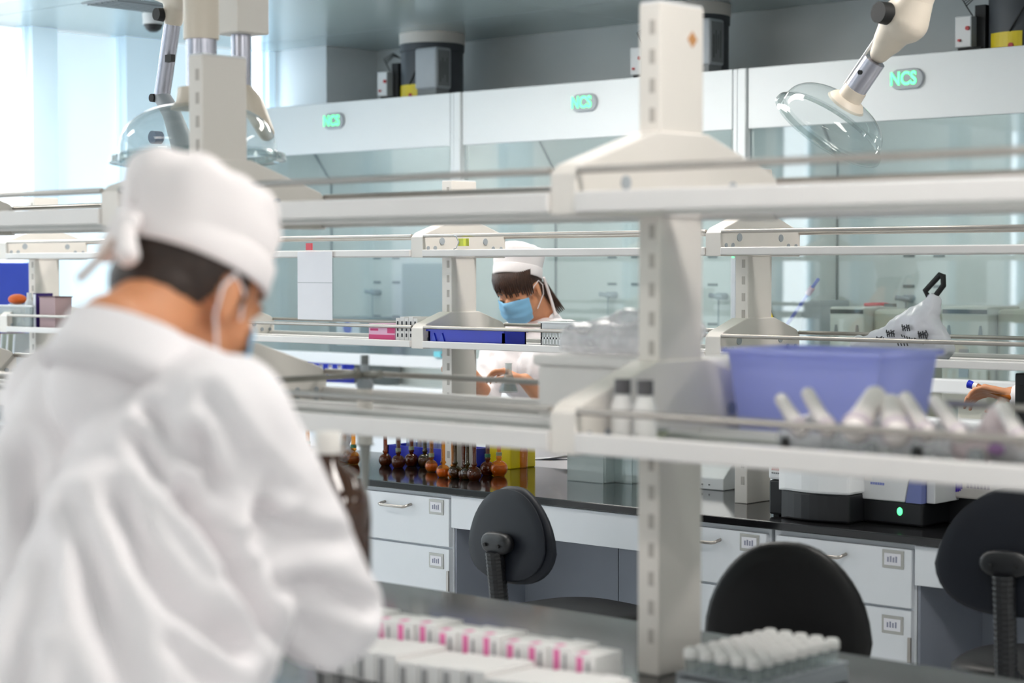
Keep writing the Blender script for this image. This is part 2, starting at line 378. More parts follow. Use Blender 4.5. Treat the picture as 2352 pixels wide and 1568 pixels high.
def make_duct(sc, label):
    x, y, z0 = sc+.355, 7.78, 2.4565
    t = thing('exhaust_duct', label, 'duct', (x, y, z0), 0, 'exhaust ducts on top of the hoods')
    bm = bmesh.new(); lathe(bm, [(0, 0), (.172, 0), (.172, .27), (.178, .275), (.178, .315), (0, .315)], 40, Matrix.Translation((x, y, z0))); obj('pipe', bm, M_duct, t, smooth=True)
    obj('collar', CY((x, y, z0+.315), (x, y, ZC), .182, None, 40), M_cream, t, smooth=True)
    bm = bmesh.new()
    for k in range(8):
        a0, a1 = R(-128+k*7), R(-121+k*7)
        prism(bm, [(x+.172*math.cos(a0), y+.172*math.sin(a0)), (x+.175*math.cos(a0), y+.175*math.sin(a0)), (x+.175*math.cos(a1), y+.175*math.sin(a1)), (x+.172*math.cos(a1), y+.172*math.sin(a1))], 'z', z0+.004, z0+.09)
    w = obj('warning_sticker', bm, M_yellow, t); w['label'] = 'yellow warning sticker'
    obj('red_mark', CY((x+.175*math.cos(R(-88)), y+.175*math.sin(R(-88))-.004, z0+.03), (x+.175*math.cos(R(-88)), y+.175*math.sin(R(-88))+.004, z0+.03), .012), M_red, w)
    bm = bmesh.new(); tube(bm, [(x+.0, y-.176, z0+.09), (x+.05, y-.18, z0+.16), (x+.08, y-.178, z0+.2)], .004); obj('cable', bm, M_blackp, t)
    bx = obj('controller_box', B(sc+.50, sc+.66, 7.50, 7.62, z0+.045, z0+.265), M_grey, t, bevel=.012); bx['label'] = 'grey control box with printed plate'
    pl = obj('printed_plate', B(sc+.66, sc+.6625, 7.515, 7.605, z0+.06, z0+.25), M_midgrey, bx)
    obj('print_line', boxes([(sc+.6625, sc+.6635, 7.53+k*.017, 7.534+k*.017, z0+.08+.02*(k % 3), z0+.19+.02*(k % 2)) for k in range(4)]), M_ink, bx)
    obj('box_foot', B(sc+.51, sc+.65, 7.51, 7.61, z0, z0+.045), M_midgrey, bx)
    # damper actuator
    ac = obj('damper_actuator', B(sc+.085, sc+.165, 7.62, 7.68, z0+.04, z0+.175), M_white, t, bevel=.006)
    obj('actuator_plate', B(sc+.165, sc+.168, 7.615, 7.69, z0+.04, z0+.17), M_grey, ac)
    obj('red_button', CY((sc+.15, 7.62, z0+.12), (sc+.15, 7.61, z0+.12), .009), M_red, ac)
    obj('red_button', CY((sc+.11, 7.62, z0+.07), (sc+.11, 7.61, z0+.07), .006), M_red, ac)
    obj('actuator_bracket', boxes([(sc+.16, sc+.21, 7.66, 7.76, z0, z0+.22), (sc+.09, sc+.2, 7.64, 7.68, z0, z0+.04)]), M_dark, ac)
    bm = bmesh.new()
    for k in range(4): tube(bm, [(sc+.15, 7.66, z0+.175), (sc+.12-.006*k, 7.655, z0+.22+.01*k), (sc+.16, 7.67, z0+.26+.006*k), (sc+.2, 7.69, z0+.25)], .0025, 6)
    obj('wires', bm, M_dark, ac)
    return t
make_duct(-8.055, 'dark exhaust duct with grey control box above the leftmost fume hood')
make_duct(-6.255, 'exhaust duct above the middle hood, mostly behind the near white post')
make_duct(-4.455, 'dark exhaust duct cut off by the upper right picture edge')
# things in the hoods
def inhood(name, label, cat, x0, x1, y0, y1, Y, m, dep=.12, group=None):
    a, b = at(x0, y1, Y), at(x1, y0, Y)
    o = obj(name, B(a.x, b.x, Y, Y+dep, a.z, b.z), m, None, bevel=.004); tag(o, label, cat, group); return o
# blue reagent packs and dark rack on the leftmost hood's surface
pa, pb = at(705, 882, 7.55), at(790, 832, 7.55)
wd = (pb.x-pa.x)/4
for k in range(4):
    t = thing('reagent_pack', 'blue reagent carton with white label in the left hood, %s' % ['leftmost of four', 'second from left', 'third from left', 'rightmost of four'][k], 'carton', (pa.x+wd*(k+.5), 7.6, .87), 0, 'blue cartons in the left hood')
    obj('carton', B(pa.x+wd*k+.002, pa.x+wd*(k+1)-.002, 7.55, 7.63, .87, 1.03), M_bluet, t)
    obj('label_card', B(pa.x+wd*k+.03, pa.x+wd*(k+1)-.02, 7.547, 7.55, .93, 1.0), M_paper, t)
    obj('print_mark', B(pa.x+wd*k+.04, pa.x+wd*(k+1)-.03, 7.545, 7.547, .985, 1.0), M_brownl, t)
p = at(745, 725, 7.9); q = at(872, 850, 7.9)
t = thing('grey_apparatus', 'grey box apparatus with blue round badge inside the leftmost hood', 'apparatus', ((p.x+q.x)/2+.1, 7.9, .87))
obj('body', B(p.x+.14, q.x+.02, 7.8, 8.05, .87, at(800, 728, 7.8).z), M_midgrey, t, bevel=.01)
obj('front_plate', B(p.x+.22, q.x-.06, 7.795, 7.8, 1.1, at(800, 731, 7.8).z-.01), M_paper, t)
obj('blue_badge', CY(((p.x+q.x)/2+.08, 7.796, 1.2), ((p.x+q.x)/2+.08, 7.79, 1.2), .035), M_bluet, t)
p = at(1010, 823, 7.34)
t = thing('cleaning_brush', 'small cyan brush with a red handle resting on the left hood sash bar', 'brush', (p.x, 7.34, p.z))
z = 1.082
obj('bristles', B(p.x-.05, p.x-.0, 7.345, 7.375, z, z+.03), mat('cyan_bristle', (120, 205, 220), .7), t)
obj('handle', CY((p.x, 7.36, z+.012), (p.x+.07, 7.36, z+.006), .006), M_red, t)
def beige_device(x0, x1, x2, label):
    Y = 7.5; a = at(x0, 830, Y); b = at(x1, 705, Y); c = at(x2, 705, Y); zt = b.z
    t = thing('digestion_block', label, 'apparatus', ((a.x+c.x)/2, Y, .87), 0, 'beige devices in the right hood')
    cream = mat('beige_enamel', (214, 212, 202), .45)
    obj('front_unit', B(a.x, b.x, Y, Y+.28, .87, zt), cream, t, bevel=.008)
    obj('black_band', B(a.x+.005, b.x-.005, Y-.003, Y, zt-.03, zt-.012), M_blackp, t)
    obj('rear_unit', B(b.x+.004, c.x, Y+.06, Y+.34, .87, zt-.01), mat('beige_dark', (190, 188, 172), .5), t, bevel=.02)
    for q in (a.x+.035, b.x-.035):
        bm = bmesh.new(); prism(bm, [(q-.011, zt-.13), (q+.011, zt-.13), (q+.004, zt-.08), (q-.004, zt-.08)], 'y', Y-.004, Y); obj('hook', bm, M_midgrey, t)
    obj('clear_window', B((a.x+b.x)/2-.025, (a.x+b.x)/2+.02, Y-.004, Y, zt-.3, zt-.18), M_grey, t)
beige_device(1905, 1985, 2092, 'beige device with black band in the right hood, left of the plastic bag')
beige_device(2162, 2270, 2400, 'beige device with black band at the right edge, right of the bag')
p = at(1980, 697, 7.6); q = at(2052, 697, 7.6)
zt = at(1985, 705, 7.5).z
t = thing('safety_pliers', 'red handled pliers lying on top of the beige device', 'tool', (p.x, 7.6, zt))
bm = bmesh.new(); tube(bm, [(p.x+.0, 7.62, zt+.008), ((p.x+q.x)/2, 7.64, zt+.012), (q.x-.06, 7.63, zt+.008)], .008); obj('handle', bm, M_red, t, smooth=True)
bm = bmesh.new(); tube(bm, [(p.x+.0, 7.66, zt+.008), ((p.x+q.x)/2, 7.645, zt+.012), (q.x-.06, 7.66, zt+.008)], .008); obj('handle', bm, M_red, t, smooth=True)
obj('jaw', B(q.x-.065, q.x-.02, 7.625, 7.66, zt, zt+.014), M_midgrey, t)
p, q = at(1806, 748, 7.5), at(1880, 640, 7.5)
t = thing('stirring_rod', 'slanted blue rod leaning behind the right hood glass', 'rod', (p.x, 7.5, .87))
dv = (q-p).normalized(); p0 = p + dv*((.875-p.z)/dv.z)
obj('shaft', CY(p0, q, .009, .008), mat('blue_rod', (74, 84, 196), .4), t, smooth=True); obj('pink_tip', CY(q-dv*.09, q-dv*.05, .014), mat('pink_tape', (226, 160, 170), .5), t, smooth=True)
p = at(1770, 760, 7.8); q = at(1885, 690, 7.8)
t = thing('grey_tool_case', 'low grey case in the right hood behind the blue rod', 'case', (p.x, 7.8, .87))
obj('body', B(p.x, q.x, 7.8, 8.05, .87, q.z), mat('pale_case', (178, 182, 184), .5), t, bevel=.01); obj('lid', B(p.x+.0, p.x+.13, 7.83, 8.0, q.z, q.z+.07), mat('pale_case', (178, 182, 184), .5), t, bevel=.008)
p = at(1762, 725, 7.36)
t = thing('warning_sign', 'yellow triangular warning sign stuck on the right hood glass', 'sign', (p.x, 7.38, p.z))
bm = bmesh.new(); prism(bm, [(p.x-.045, p.z-.045), (p.x+.04, p.z-.045), (p.x-.004, p.z+.045)], 'y', 7.378, 7.384); obj('triangle', bm, M_yellow, t)
bm = bmesh.new()
for a, b in (((-.047, -.047), (.042, -.047)), ((.042, -.047), (-.004, .048)), ((-.004, .048), (-.047, -.047))):
    cyl(bm, (p.x+a[0], 7.377, p.z+a[1]), (p.x+b[0], 7.377, p.z+b[1]), .003, seg=6)
cyl(bm, (p.x-.003, 7.377, p.z-.02), (p.x-.003, 7.377, p.z+.012), .004, seg=6); obj('black_border', bm, M_ink, t)

# ---------------------------------------------------------------- blue storage cabinet by the windows, left edge
t = thing('blue_cabinet', 'narrow tall blue cabinet by the window blinds at the left edge', 'cabinet', (-8.2, 5.55, 0))
zt = at(60, 540, 5.3).z
x1 = at(104, 640, 5.98).x
x0 = -8.975
t.location.x = (x0+x1)/2; WM[t.name] = Matrix.Translation(t.location)
obj('body', B(x0, x1, 5.68, 5.98, .05, 1.575), mat('blue_lacquer', (52, 74, 178), .35), t, bevel=.006)
d = obj('door', B(x0+.004, x1-.004, 5.66, 5.68, .08, 1.56), mat('blue_lacquer', (52, 74, 178), .35), t, bevel=.004)
obj('handle', CY((x1-.03, 5.64, .9), (x1-.03, 5.64, 1.05), .006), M_chrome, d)
obj('side_rib', B(x1, x1+.004, 5.70, 5.72, .08, 1.55), mat('blue_lacquer', (52, 74, 178), .35), t)
obj('plinth', B(x0+.01, x1-.01, 5.70, 5.97, 0, .05), M_dark, t)

# ---------------------------------------------------------------- reagent shelf racks
def make_rack(name, label, posts, Yc, ztop, levels, x0, x1, lip, hd=.3, zbase=.8):
    t = thing(name, label, 'shelf rack', (posts[0], Yc, zbase))
    for xp in posts:
        p = obj('post', B(xp-.025, xp+.025, Yc-.065, Yc+.065, zbase, ztop), M_cream, t, bevel=.003)
        z = zbase+.06; s0 = None
        while z < ztop-.03:
            if s0 is None: s0 = obj('slot', B(xp+.001, xp+.013, Yc-.0662, Yc-.065, z, z+.026), M_slot, p)
            else:
                c = s0.copy(); COL.objects.link(c); c.location.z = z-zbase-.06
            z += .053
        obj('end_cap', B(xp-.023, xp+.023, Yc-.063, Yc+.063, ztop, ztop+.004), M_white, p)
        for zl in levels:
            pk = zl+(.152 if hd > .25 else .125)
            bm = bmesh.new(); prism(bm, [(Yc-hd-.005, zl-.004), (Yc+hd+.005, zl-.004), (Yc+hd+.005, zl+.07), (Yc+hd-.015, zl+.085), (Yc+.075, pk), (Yc-.075, pk), (Yc-hd+.015, zl+.085), (Yc-hd-.005, zl+.07)], 'x', xp-.03, xp+.03)
            b = obj('bracket', bm, M_cream, t, bevel=.003)
            for (dy, dz, r) in ((-.17, .055, .013), (.15, .055, .012), (-.22, .03, .008), (.21, .03, .008), (-.27, .03, .007), (.27, .03, .007)):
                dy *= hd/.3; obj('bolt', CY((xp+.029, Yc+dy, zl+dz), (xp+.0325, Yc+dy, zl+dz), r, seg=14), M_grey, b)
            obj('clip', boxes([(xp-.034, xp-.03, Yc-hd+.01, Yc-hd+.05, zl+.02, zl+.05)]), M_chrome, b)
    xs_ = [x0] + list(posts) + [x1]
    for a, b in zip(xs_, xs_[1:]):
        if b-a < .1: continue
        a2 = a+.031 if a != x0 else a; b2 = b-.031 if b != x1 else b
        for zl in levels:
            for (f, g, side) in ((Yc-hd, Yc-.055, -1), (Yc+.055, Yc+hd, 1)):
                yo = f if side < 0 else g
                s = obj('shelf', boxes([(a2, b2, yo-.011, yo+.011, zl, zl+lip), (a2, b2, (g if side < 0 else f)-.008, (g if side < 0 else f)+.008, zl, zl+lip*.7)]), M_lip, t, bevel=.003)
                obj('glass_board', B(a2, b2, f+.012, g-.009, zl+lip*.35, zl+lip*.35+.006), M_shelfglass, s)
                obj('guard_rail', CY((a2, yo, zl+.073), (b2, yo, zl+.073), .0065, seg=12), M_chrome, s, smooth=True)
    return t
QN = [-4.87, -3.56, -2.25, -.94]
make_rack('reagent_shelf_rack', 'large blurred cream shelf rack in the foreground on the near bench', QN, 2.9, 2.03, [1.645, 1.228], -5.6, -.2, .036)
QM = [-7.60, -6.295, -4.99, -3.685, -2.38]
make_rack('reagent_shelf_rack', 'smaller cream shelf rack on the second bench in front of the woman', QM, 5.18, 1.862, [1.589, 1.265], -8.25, -1.7, .024, .212)
# brown mark on the near post
p = at(1575, 150, 2.9)
bm = bmesh.new(); xq = -2.25+.0252; prism(bm, [(2.93, 1.955), (2.944, 1.97), (2.93, 1.985), (2.916, 1.97)], 'x', xq, xq+.001)
tag(obj('sticker', bm, mat('brown_sticker', (196, 140, 86), .6)), 'small brown diamond sticker near the top of the near post', 'sticker')

# ---------------------------------------------------------------- benches
def worktop(x0, x1, y0, y1, label):
    t = thing('worktop', label, 'worktop', (x0, y0, .8))
    obj('slab', B(x0, x1, y0, y1, .776, .8), M_black, t, bevel=.003)
    return t
worktop(-5.7, -.1, 2.30, 3.262, 'glossy black worktop of the near bench, running beneath the pink printed cartons')
worktop(-8.3, -1.6, 4.81, 5.55, 'glossy black worktop of the second bench, below the amber flasks')
def make_cabinet(w, y0, y1, label, group, x, drawers=True):
    t = thing('base_cabinet', label, 'cabinet', (x, y0, 0), 0, group)
    o = obj('carcass', B(x, x+w, y0+.02, y1, .1, .776), M_bluew, t)
    obj('plinth', B(x+.01, x+w-.01, y0+.06, y1, 0, .1), M_midgrey, t)
    d = obj('drawer', B(x+.018, x+w-.006, y0, y0+.02, .592, .758), M_bluew, t, bevel=.002)
    def holder(par, z):
        h = obj('label_holder', B(x+w-.1, x+w-.03, y0-.003, y0, z-.026, z+.026), mat('holder_grey', (182, 182, 178), .4, .3), par, bevel=.002)
        obj('label_card', B(x+w-.092, x+w-.038, y0-.0045, y0-.003, z-.017, z+.017), M_paper, h)
        obj('print', boxes([(x+w-.082+.009*k, x+w-.077+.009*k, y0-.0052, y0-.0045, z-.008, z+.006+.003*(k % 2)) for k in range(4)]), mat('faint_print', (150, 152, 172), .7), h)
    holder(d, .726)
    bm = bmesh.new(); tube(bm, [(x+.13, y0, .725), (x+.13, y0-.03, .72), (x+.14, y0-.034, .718), (x+.25, y0-.034, .718), (x+.26, y0-.03, .72), (x+.26, y0, .725)], .005, 8); obj('handle', bm, M_chrome, d, smooth=True)
    dr = obj('door', B(x+.018, x+w-.006, y0, y0+.02, .12, .584), M_bluew, t, bevel=.002)
    holder(dr, .54)
    obj('hinge', B(x+w-.014, x+w-.004, y0-.006, y0, .44, .51), M_chrome, dr)
    return t
YF = 4.83
g2 = 'base cabinets of the second bench'
cabs = [(-6.50, .45, 'white base cabinet beside the left knee space, behind the man in the white coat'), (-6.05, .45, 'white base cabinet of the second bench behind the man, second from the knee space'), (-5.60, .45, 'white base cabinet of the second bench just left of the thin glass burette tip'),
        (-5.147, .45, 'white base cabinet with drawer and door left of the middle chair'), (-3.815, .434, 'white base cabinet directly right of the near post, behind the black leather chair'),
        (-3.368, .482, 'white base cabinet with drawer between the leather chair and the right chair')]
cab0 = {}
for x, w, lab in cabs: make_cabinet(w, YF, 5.5, lab, g2, x)
def knee(x0, x1, label):
    t = thing('knee_space', label, 'bench frame', (x0, YF, 0), 0, 'open knee spaces of the second bench')
    obj('apron_panel', B(x0, x1, YF, YF+.02, .66, .772), M_bluew, t, bevel=.002)
    m = (x0+x1)/2
    obj('back_panel', B(x0, m-.002, 5.2, 5.215, .05, .776), M_knee, t); obj('back_panel', B(m+.002, x1, 5.2, 5.215, .05, .776), M_knee, t)
    obj('side_panel', B(x0, x0+.008, YF+.02, 5.2, 0, .776), M_knee, t); obj('side_panel', B(x1-.008, x1, YF+.02, 5.2, 0, .776), M_knee, t)
knee(-4.693, -3.82, 'grey open knee space under the bench behind the middle chair')
knee(-2.882, -1.9, 'grey open knee space under the bench behind the right chair')
knee(-7.5, -6.52, 'open knee space of the second bench hidden behind the man')
for k in range(6):
    t = thing('base_cabinet', 'white base cabinet carrying the near bench below the picture edge', 'cabinet', (-5.6+k*.9, 2.33, 0), 0, 'base cabinets of the near bench')
    x = -5.6+k*.9
    obj('carcass', B(x, x+.89, 2.35, 3.24, .1, .776), M_bluew, t); obj('plinth', B(x+.01, x+.88, 2.39, 3.2, 0, .1), M_midgrey, t)
    d = obj('door', B(x+.01, x+.44, 2.33, 2.35, .12, .76), M_bluew, t, bevel=.002); d = obj('door', B(x+.45, x+.88, 2.33, 2.35, .12, .76), M_bluew, t, bevel=.002)

# ---------------------------------------------------------------- chairs
def egg(w, h, ks=1.0):
    """closed outline of a backrest, wider near the bottom, in (x, z) about its centre"""
    pts = []; n = 40
    for k in range(n):
        a = 2*math.pi*k/n; c, s = math.cos(a), math.sin(a); e = .80
        x = math.copysign(abs(c)**e, c); z = math.copysign(abs(s)**(.85 if s > 0 else .72), s)
        wd_ = 1 - .20*ks*max(0, (z+.3)) ** 1.3
        pts.append((x*w/2*wd_, z*h/2))
    return pts
def cushion(name, outline, d, m, parent, fr, dome=.3, curve=.0):
    """solid pad: outline lofted through thickness d, frame fr maps (x, y thickness, z) to the world"""
    bm = bmesh.new(); rings = []
    for (s, y) in ((.0, -.5-dome*.35), (.45, -.5-dome*.3), (.8, -.5-dome*.1), (.93, -.42), (1, -.18), (1, .18), (.94, .42), (.8, .5+dome*.15), (.45, .5+dome*.4), (.0, .5+dome*.45)):
        if s == 0: rings.append([bm.verts.new(fr @ Vector((0, y*d, 0)))])
        else: rings.append([bm.verts.new(fr @ Vector((x*s, y*d + curve*(x*s)**2, z*s))) for x, z in outline])
    n = len(outline)
    for a, b in zip(rings, rings[1:]):
        for i in range(n):
            j = (i+1) % n
            if len(a) == 1: bm.faces.new((a[0], b[i], b[j]))
            elif len(b) == 1: bm.faces.new((a[i], a[j], b[0]))
            else: bm.faces.new((a[i], a[j], b[j], b[i]))
    return obj(name, bm, m, parent, smooth=True)
def make_chair(label, loc, rz, bz, bw, bh, seat_z, m, lean=0, group='black task chairs', style=0):
    """loc: floor point under the seat; the chair faces local +y"""
    t = thing('task_chair', label, 'chair', loc, rz, group); L = WM[t.name]
    T = lambda *p: L @ Vector(p)
    fr = L @ Matrix.Translation((0, -.23, bz)) @ Matrix.Rotation(R(lean), 4, 'X')
    b = cushion('backrest', egg(bw, bh, 1.0 if style else 1.5), .036 if not style else .05, m, t, fr, .3, curve=-.25 if style else .25)
    if not style:
        cushion('back_shell', [(x*.92, z*.93) for x, z in egg(bw, bh)], .012, M_navy, b, fr @ Matrix.Translation((0, -.026, 0)), .2, curve=.25)
        hb = cushion('hub', [(x, z) for x, z in [(.062*math.copysign(abs(math.cos(2*math.pi*k/20))**.6, math.cos(2*math.pi*k/20)), .032*math.sin(2*math.pi*k/20)) for k in range(20)]], .035, M_blackp, b, L @ Matrix.Translation((0, -.285, bz-.02)), .2)
        for sx in (-.03, .03): obj('screw_hole', CY(T(sx, -.306, bz-.025), T(sx, -.311, bz-.026), .006, seg=10), M_dark, hb)
        pts, rr = [], []
        for k in range(46):
            u = k/45; y = -.295 - .0*u + .03*u; z = bz-.045 - u*(bz-.045-seat_z+.05)
            if u > .8: y += (u-.8)*.6
            pts.append(T(0, y, z)); rr.append(.027 + (.0015 if k % 2 else 0))
        bm = bmesh.new(); tube(bm, pts, rr, 12); obj('support_bellows', bm, M_blackp, t, smooth=False)
    else:
        bm = bmesh.new(); tube(bm, [T(0, -.27, bz), T(0, -.29, bz-.15), T(0, -.2, seat_z-.07), T(0, -.05, seat_z-.07)], .02, 10); obj('support_bar', bm, M_blackp, t, smooth=True)
    ol = [(.22*math.copysign(abs(math.cos(2*math.pi*k/36))**.7, math.cos(2*math.pi*k/36)), .21*math.copysign(abs(math.sin(2*math.pi*k/36))**.7, math.sin(2*math.pi*k/36))) for k in range(36)]
    cushion('seat', ol, .06, M_leather, t, L @ Matrix.Translation((0, .03, seat_z-.03)) @ Matrix.Rotation(R(90), 4, 'X') @ Matrix.Diagonal((1, -1, 1, 1)), .25)
    obj('seat_plate', B(-.1, .1, -.1, .12, seat_z-.08, seat_z-.058, M=L), M_blackp, t)
    bm = bmesh.new(); lathe(bm, [(0, .1), (.03, .1), (.03, .28), (.018, .285), (.018, seat_z-.08), (0, seat_z-.08)], 18, L); obj('gas_column', bm, M_blackp, t, smooth=True)
    for k in range(5):
        a = 2*math.pi*k/5+.3; c, s = math.cos(a), math.sin(a)
        bm = bmesh.new(); tube(bm, [T(.02*c, .02*s, .12), T(.16*c, .16*s, .105), T(.27*c, .27*s, .075)], [.024, .019, .014], 8); lg = obj('base_leg', bm, M_blackp, t, smooth=True)
        e = Vector((-s, c, 0))*.022
        bm = bmesh.new(); cyl(bm, L @ (Vector((.275*c, .275*s, .028)) - e), L @ (Vector((.275*c, .275*s, .028)) + e), .0275, seg=16); cyl(bm, T(.275*c, .275*s, .03), T(.275*c, .275*s, .08), .008); obj('castor', bm, M_dark, lg, smooth=True)
    return t
make_chair('dark navy task chair seen from behind in front of the middle knee space', (-3.87, 4.50, 0), R(-8), .765, .385, .285, .52, M_navy, -6)
make_chair('dark task chair seen from behind at the lower right edge', (-2.355, 4.56, 0), R(10), .86, .40, .31, .56, M_navy, -4)
make_chair('large black leather chair back right of the near post, behind the near bench', (-2.46, 3.52, 0), R(205), .745, .39, .37, .55, M_leather, -8, 'black task chairs', 1)

# ---------------------------------------------------------------- local extraction arms from the ceiling
def dome_mesh(fr, r, h, skirt):
    bm = bmesh.new(); pr = [(.05*r/.2, h)]
    for k in range(1, 13):
        u = k/12; pr.append((r*(.24+.76*math.sin(u*math.pi/2)), h*math.cos(u*math.pi/2)**.85 if u < 1 else 0))
    pr += [(r*1.0, 0), (r*1.10, -skirt*.5), (r*1.11, -skirt), (r*1.09, -skirt), (r*1.08, -skirt*.45), (r*.98, .004)]
    lathe(bm, pr, 48, fr); return bm
beige = mat('beige_plastic', (226, 214, 198), .4, 0, .02, 6)
alu = mat('anodised_tube', (196, 196, 208), .25, .7, .03, 12)
# right arm above the second bench
YA = 5.02
cA = at(1918, 275, YA); kA = at(2062, 62, YA); nA = at(2010, 205, YA)
ax = (kA - cA).normalized()
t = thing('extraction_arm', 'jointed extraction arm with tilted clear dome at the upper right', 'extraction arm', (kA.x+.1, YA, ZC))
base = cA - ax*.02
q = Vector((0, 0, 1)).rotation_difference(ax); fr = Matrix.Translation(base) @ q.to_matrix().to_4x4()
dm = obj('clear_dome', dome_mesh(fr, .165, .085, .02), M_dome, t, smooth=True)
bm = bmesh.new(); lathe(bm, [(.166, -.004), (.176, -.008), (.178, -.016), (.166, -.014), (.166, -.004)], 48, fr); obj('dome_rim', bm, M_clear, dm, smooth=True)
def along(d): return base + ax*d
bm = bmesh.new(); lathe(bm, [(0, .078), (.062, .078), (.05, .095), (.037, .1), (.035, .135), (0, .135)], 28, fr); obj('dome_collar', bm, beige, t, smooth=True)
tb = obj('alu_tube', CY(along(.135), along(.235), .033, None, 28), alu, t, smooth=True)
side = ax.cross(Vector((0, 1, 0))).normalized()
obj('set_screw', CY(along(.19)+Vector((0, -.031, 0)), along(.19)+Vector((0, -.038, 0)), .007), M_dark, tb)
obj('damper_bar', CY(along(.12)-side*-.04, along(.42)-side*-.04, .005), M_white, tb)
bm = bmesh.new(); capsule(bm, along(.262), .030, along(.30), .042, 24); capsule(bm, along(.31), .046, along(.385), .066, 24); capsule(bm, along(.385)+side*-.012, .068, along(.46), .048, 24)
jt = remeshed('elbow_joint', bm, .006, beige, t, 4)
kp = along(.385)
obj('friction_knob', CY(kp+Vector((-.02, -.055, .01)), kp+Vector((-.03, -.09, .012)), .033, .031, 28), M_dark, jt, smooth=True)
dirB = Vector((.45, 0, .9)).normalized(); pB = along(.45); Lb = (ZC-.12-pB.z)/dirB.z; topB = pB+dirB*Lb
bm = bmesh.new(); cyl(bm, pB, topB, .05, .05, 28); obj('upper_tube', bm, beige, t, smooth=True)
obj('ceiling_flange', CY((topB.x, topB.y, ZC-.13), (topB.x, topB.y, ZC), .075, .09, 28), beige, t, smooth=True)
# left arm above the near bench
YL = 3.05
cL = at(455, 352, YL)
t = thing('extraction_arm', 'large extraction arm with wide clear dome hanging behind the man cap', 'extraction arm', (cL.x, YL, ZC))
fr = Matrix.Translation(cL) @ Matrix.Rotation(R(-2), 4, 'Y')
dm = obj('clear_dome', dome_mesh(fr, .192, .118, .022), M_dome, t, smooth=True)
bm = bmesh.new(); lathe(bm, [(.19, -.002), (.212, -.006), (.214, -.022), (.19, -.018), (.19, -.002)], 56, fr); obj('dome_rim', bm, M_clear, dm, smooth=True)
pn = at(470, 225, YL)
bm = bmesh.new(); lathe(bm, [(0, .108), (.065, .108), (.05, .128), (.045, .16), (0, .16)], 28, fr); obj('dome_collar', bm, beige, t, smooth=True)
tx, tz0, tz1 = at(470, 225, YL).x, cL.z+.16, at(470, 90, YL).z
obj('alu_tube', CY((cL.x+.015, YL, tz0), (cL.x+.015, YL, tz1), .037, None, 28), alu, t, smooth=True)
obj('upper_sleeve', CY((cL.x+.015, YL, tz1), (cL.x+.015, YL, tz1+.16), .043, None, 28), beige, t, smooth=True)
bm = bmesh.new(); capsule(bm, (cL.x+.015, YL, tz1+.14), .05, (cL.x+.015, YL, tz1+.22), .07, 24); capsule(bm, (cL.x+.015, YL, tz1+.18), .05, (cL.x-.05, YL, tz1+.2), .045, 24)
remeshed('elbow_joint', bm, .008, beige, t, 3)
obj('ceiling_tube', CY((cL.x+.015, YL, tz1+.24), (cL.x+.015, YL, ZC), .05, None, 28), beige, t, smooth=True)
# slanted arm behind it
YS = 3.6
pa, pb = at(398, 45, YS), at(372, 222, YS)
t = thing('extraction_arm', 'slim slanted silver extraction arm with black knobs left of the wide dome', 'extraction arm', (pa.x, YS, ZC))
obj('alu_tube', CY(pb, pa, .024, .024, 24), alu, t, smooth=True)
obj('friction_knob', CY(at(390, 36, YS)+Vector((0, -.05, 0)), at(390, 36, YS)+Vector((0, -.02, 0)), .018, .02, 20), M_dark, t, smooth=True)
obj('clamp', B(at(401, 150, YS).x, at(415, 150, YS).x, YS-.035, YS-.02, at(401, 145, YS).z, at(401, 128, YS).z), M_dark, t)
obj('friction_knob', CY(at(366, 226, YS)+Vector((0, -.03, 0)), at(366, 226, YS)+Vector((0, .0, 0)), .012, .013, 20), M_dark, t, smooth=True)
bm = bmesh.new(); c0 = at(408, -5, YS); capsule(bm, c0+Vector((-.09, 0, .05)), .05, c0+Vector((.03, 0, .01)), .05, 20); capsule(bm, pa, .03, c0, .04, 20); remeshed('elbow_joint', bm, .008, beige, t, 4)
bm = bmesh.new(); capsule(bm, pb, .026, at(395, 262, YS), .028); capsule(bm, at(395, 262, YS), .028, at(420, 335, YS), .035); jt = remeshed('lower_joint', bm, .007, M_grey, t, 4)
obj('friction_knob', CY(at(368, 316, YS)+Vector((0, -.03, 0)), at(368, 316, YS)+Vector((0, .0, 0)), .019, None, 20), mat('blue_grey_knob', (88, 108, 140), .5), jt, smooth=True)
obj('ceiling_tube', CY((c0.x-.09, YS, c0.z+.05), (c0.x-.09, YS, ZC), .04, None, 24), beige, t, smooth=True)
# square drop column with pole
YP = 3.3
a, b = at(512, 85, YP), at(595, 85, YP)
t = thing('ceiling_column', 'square white ceiling drop box with silver pole right of the wide dome arm', 'ceiling column', ((a.x+b.x)/2, YP, ZC))
cx = (a.x+b.x)/2; wx = (b.x-a.x)*.36
obj('drop_box', B(cx-wx, cx+wx, YP-wx, YP+wx, a.z, ZC), M_cream, t, bevel=.004)
z1 = at(555, 225, YP).z
obj('pole', CY((cx, YP, z1), (cx, YP, a.z), .0255, None, 24), alu, t, smooth=True)
p2, p3 = at(580, 240, YP), at(612, 305, YP)
bm = bmesh.new(); capsule(bm, (cx, YP, z1+.01), .034, p2, .03, 18); capsule(bm, p2, .03, p3, .022, 18); remeshed('swivel_joint', bm, .006, beige, t, 4)


ZN, ZM, ZMT = 1.247, 1.2795, 1.6045        # tops of the glass boards: near lower, second lower, second upper
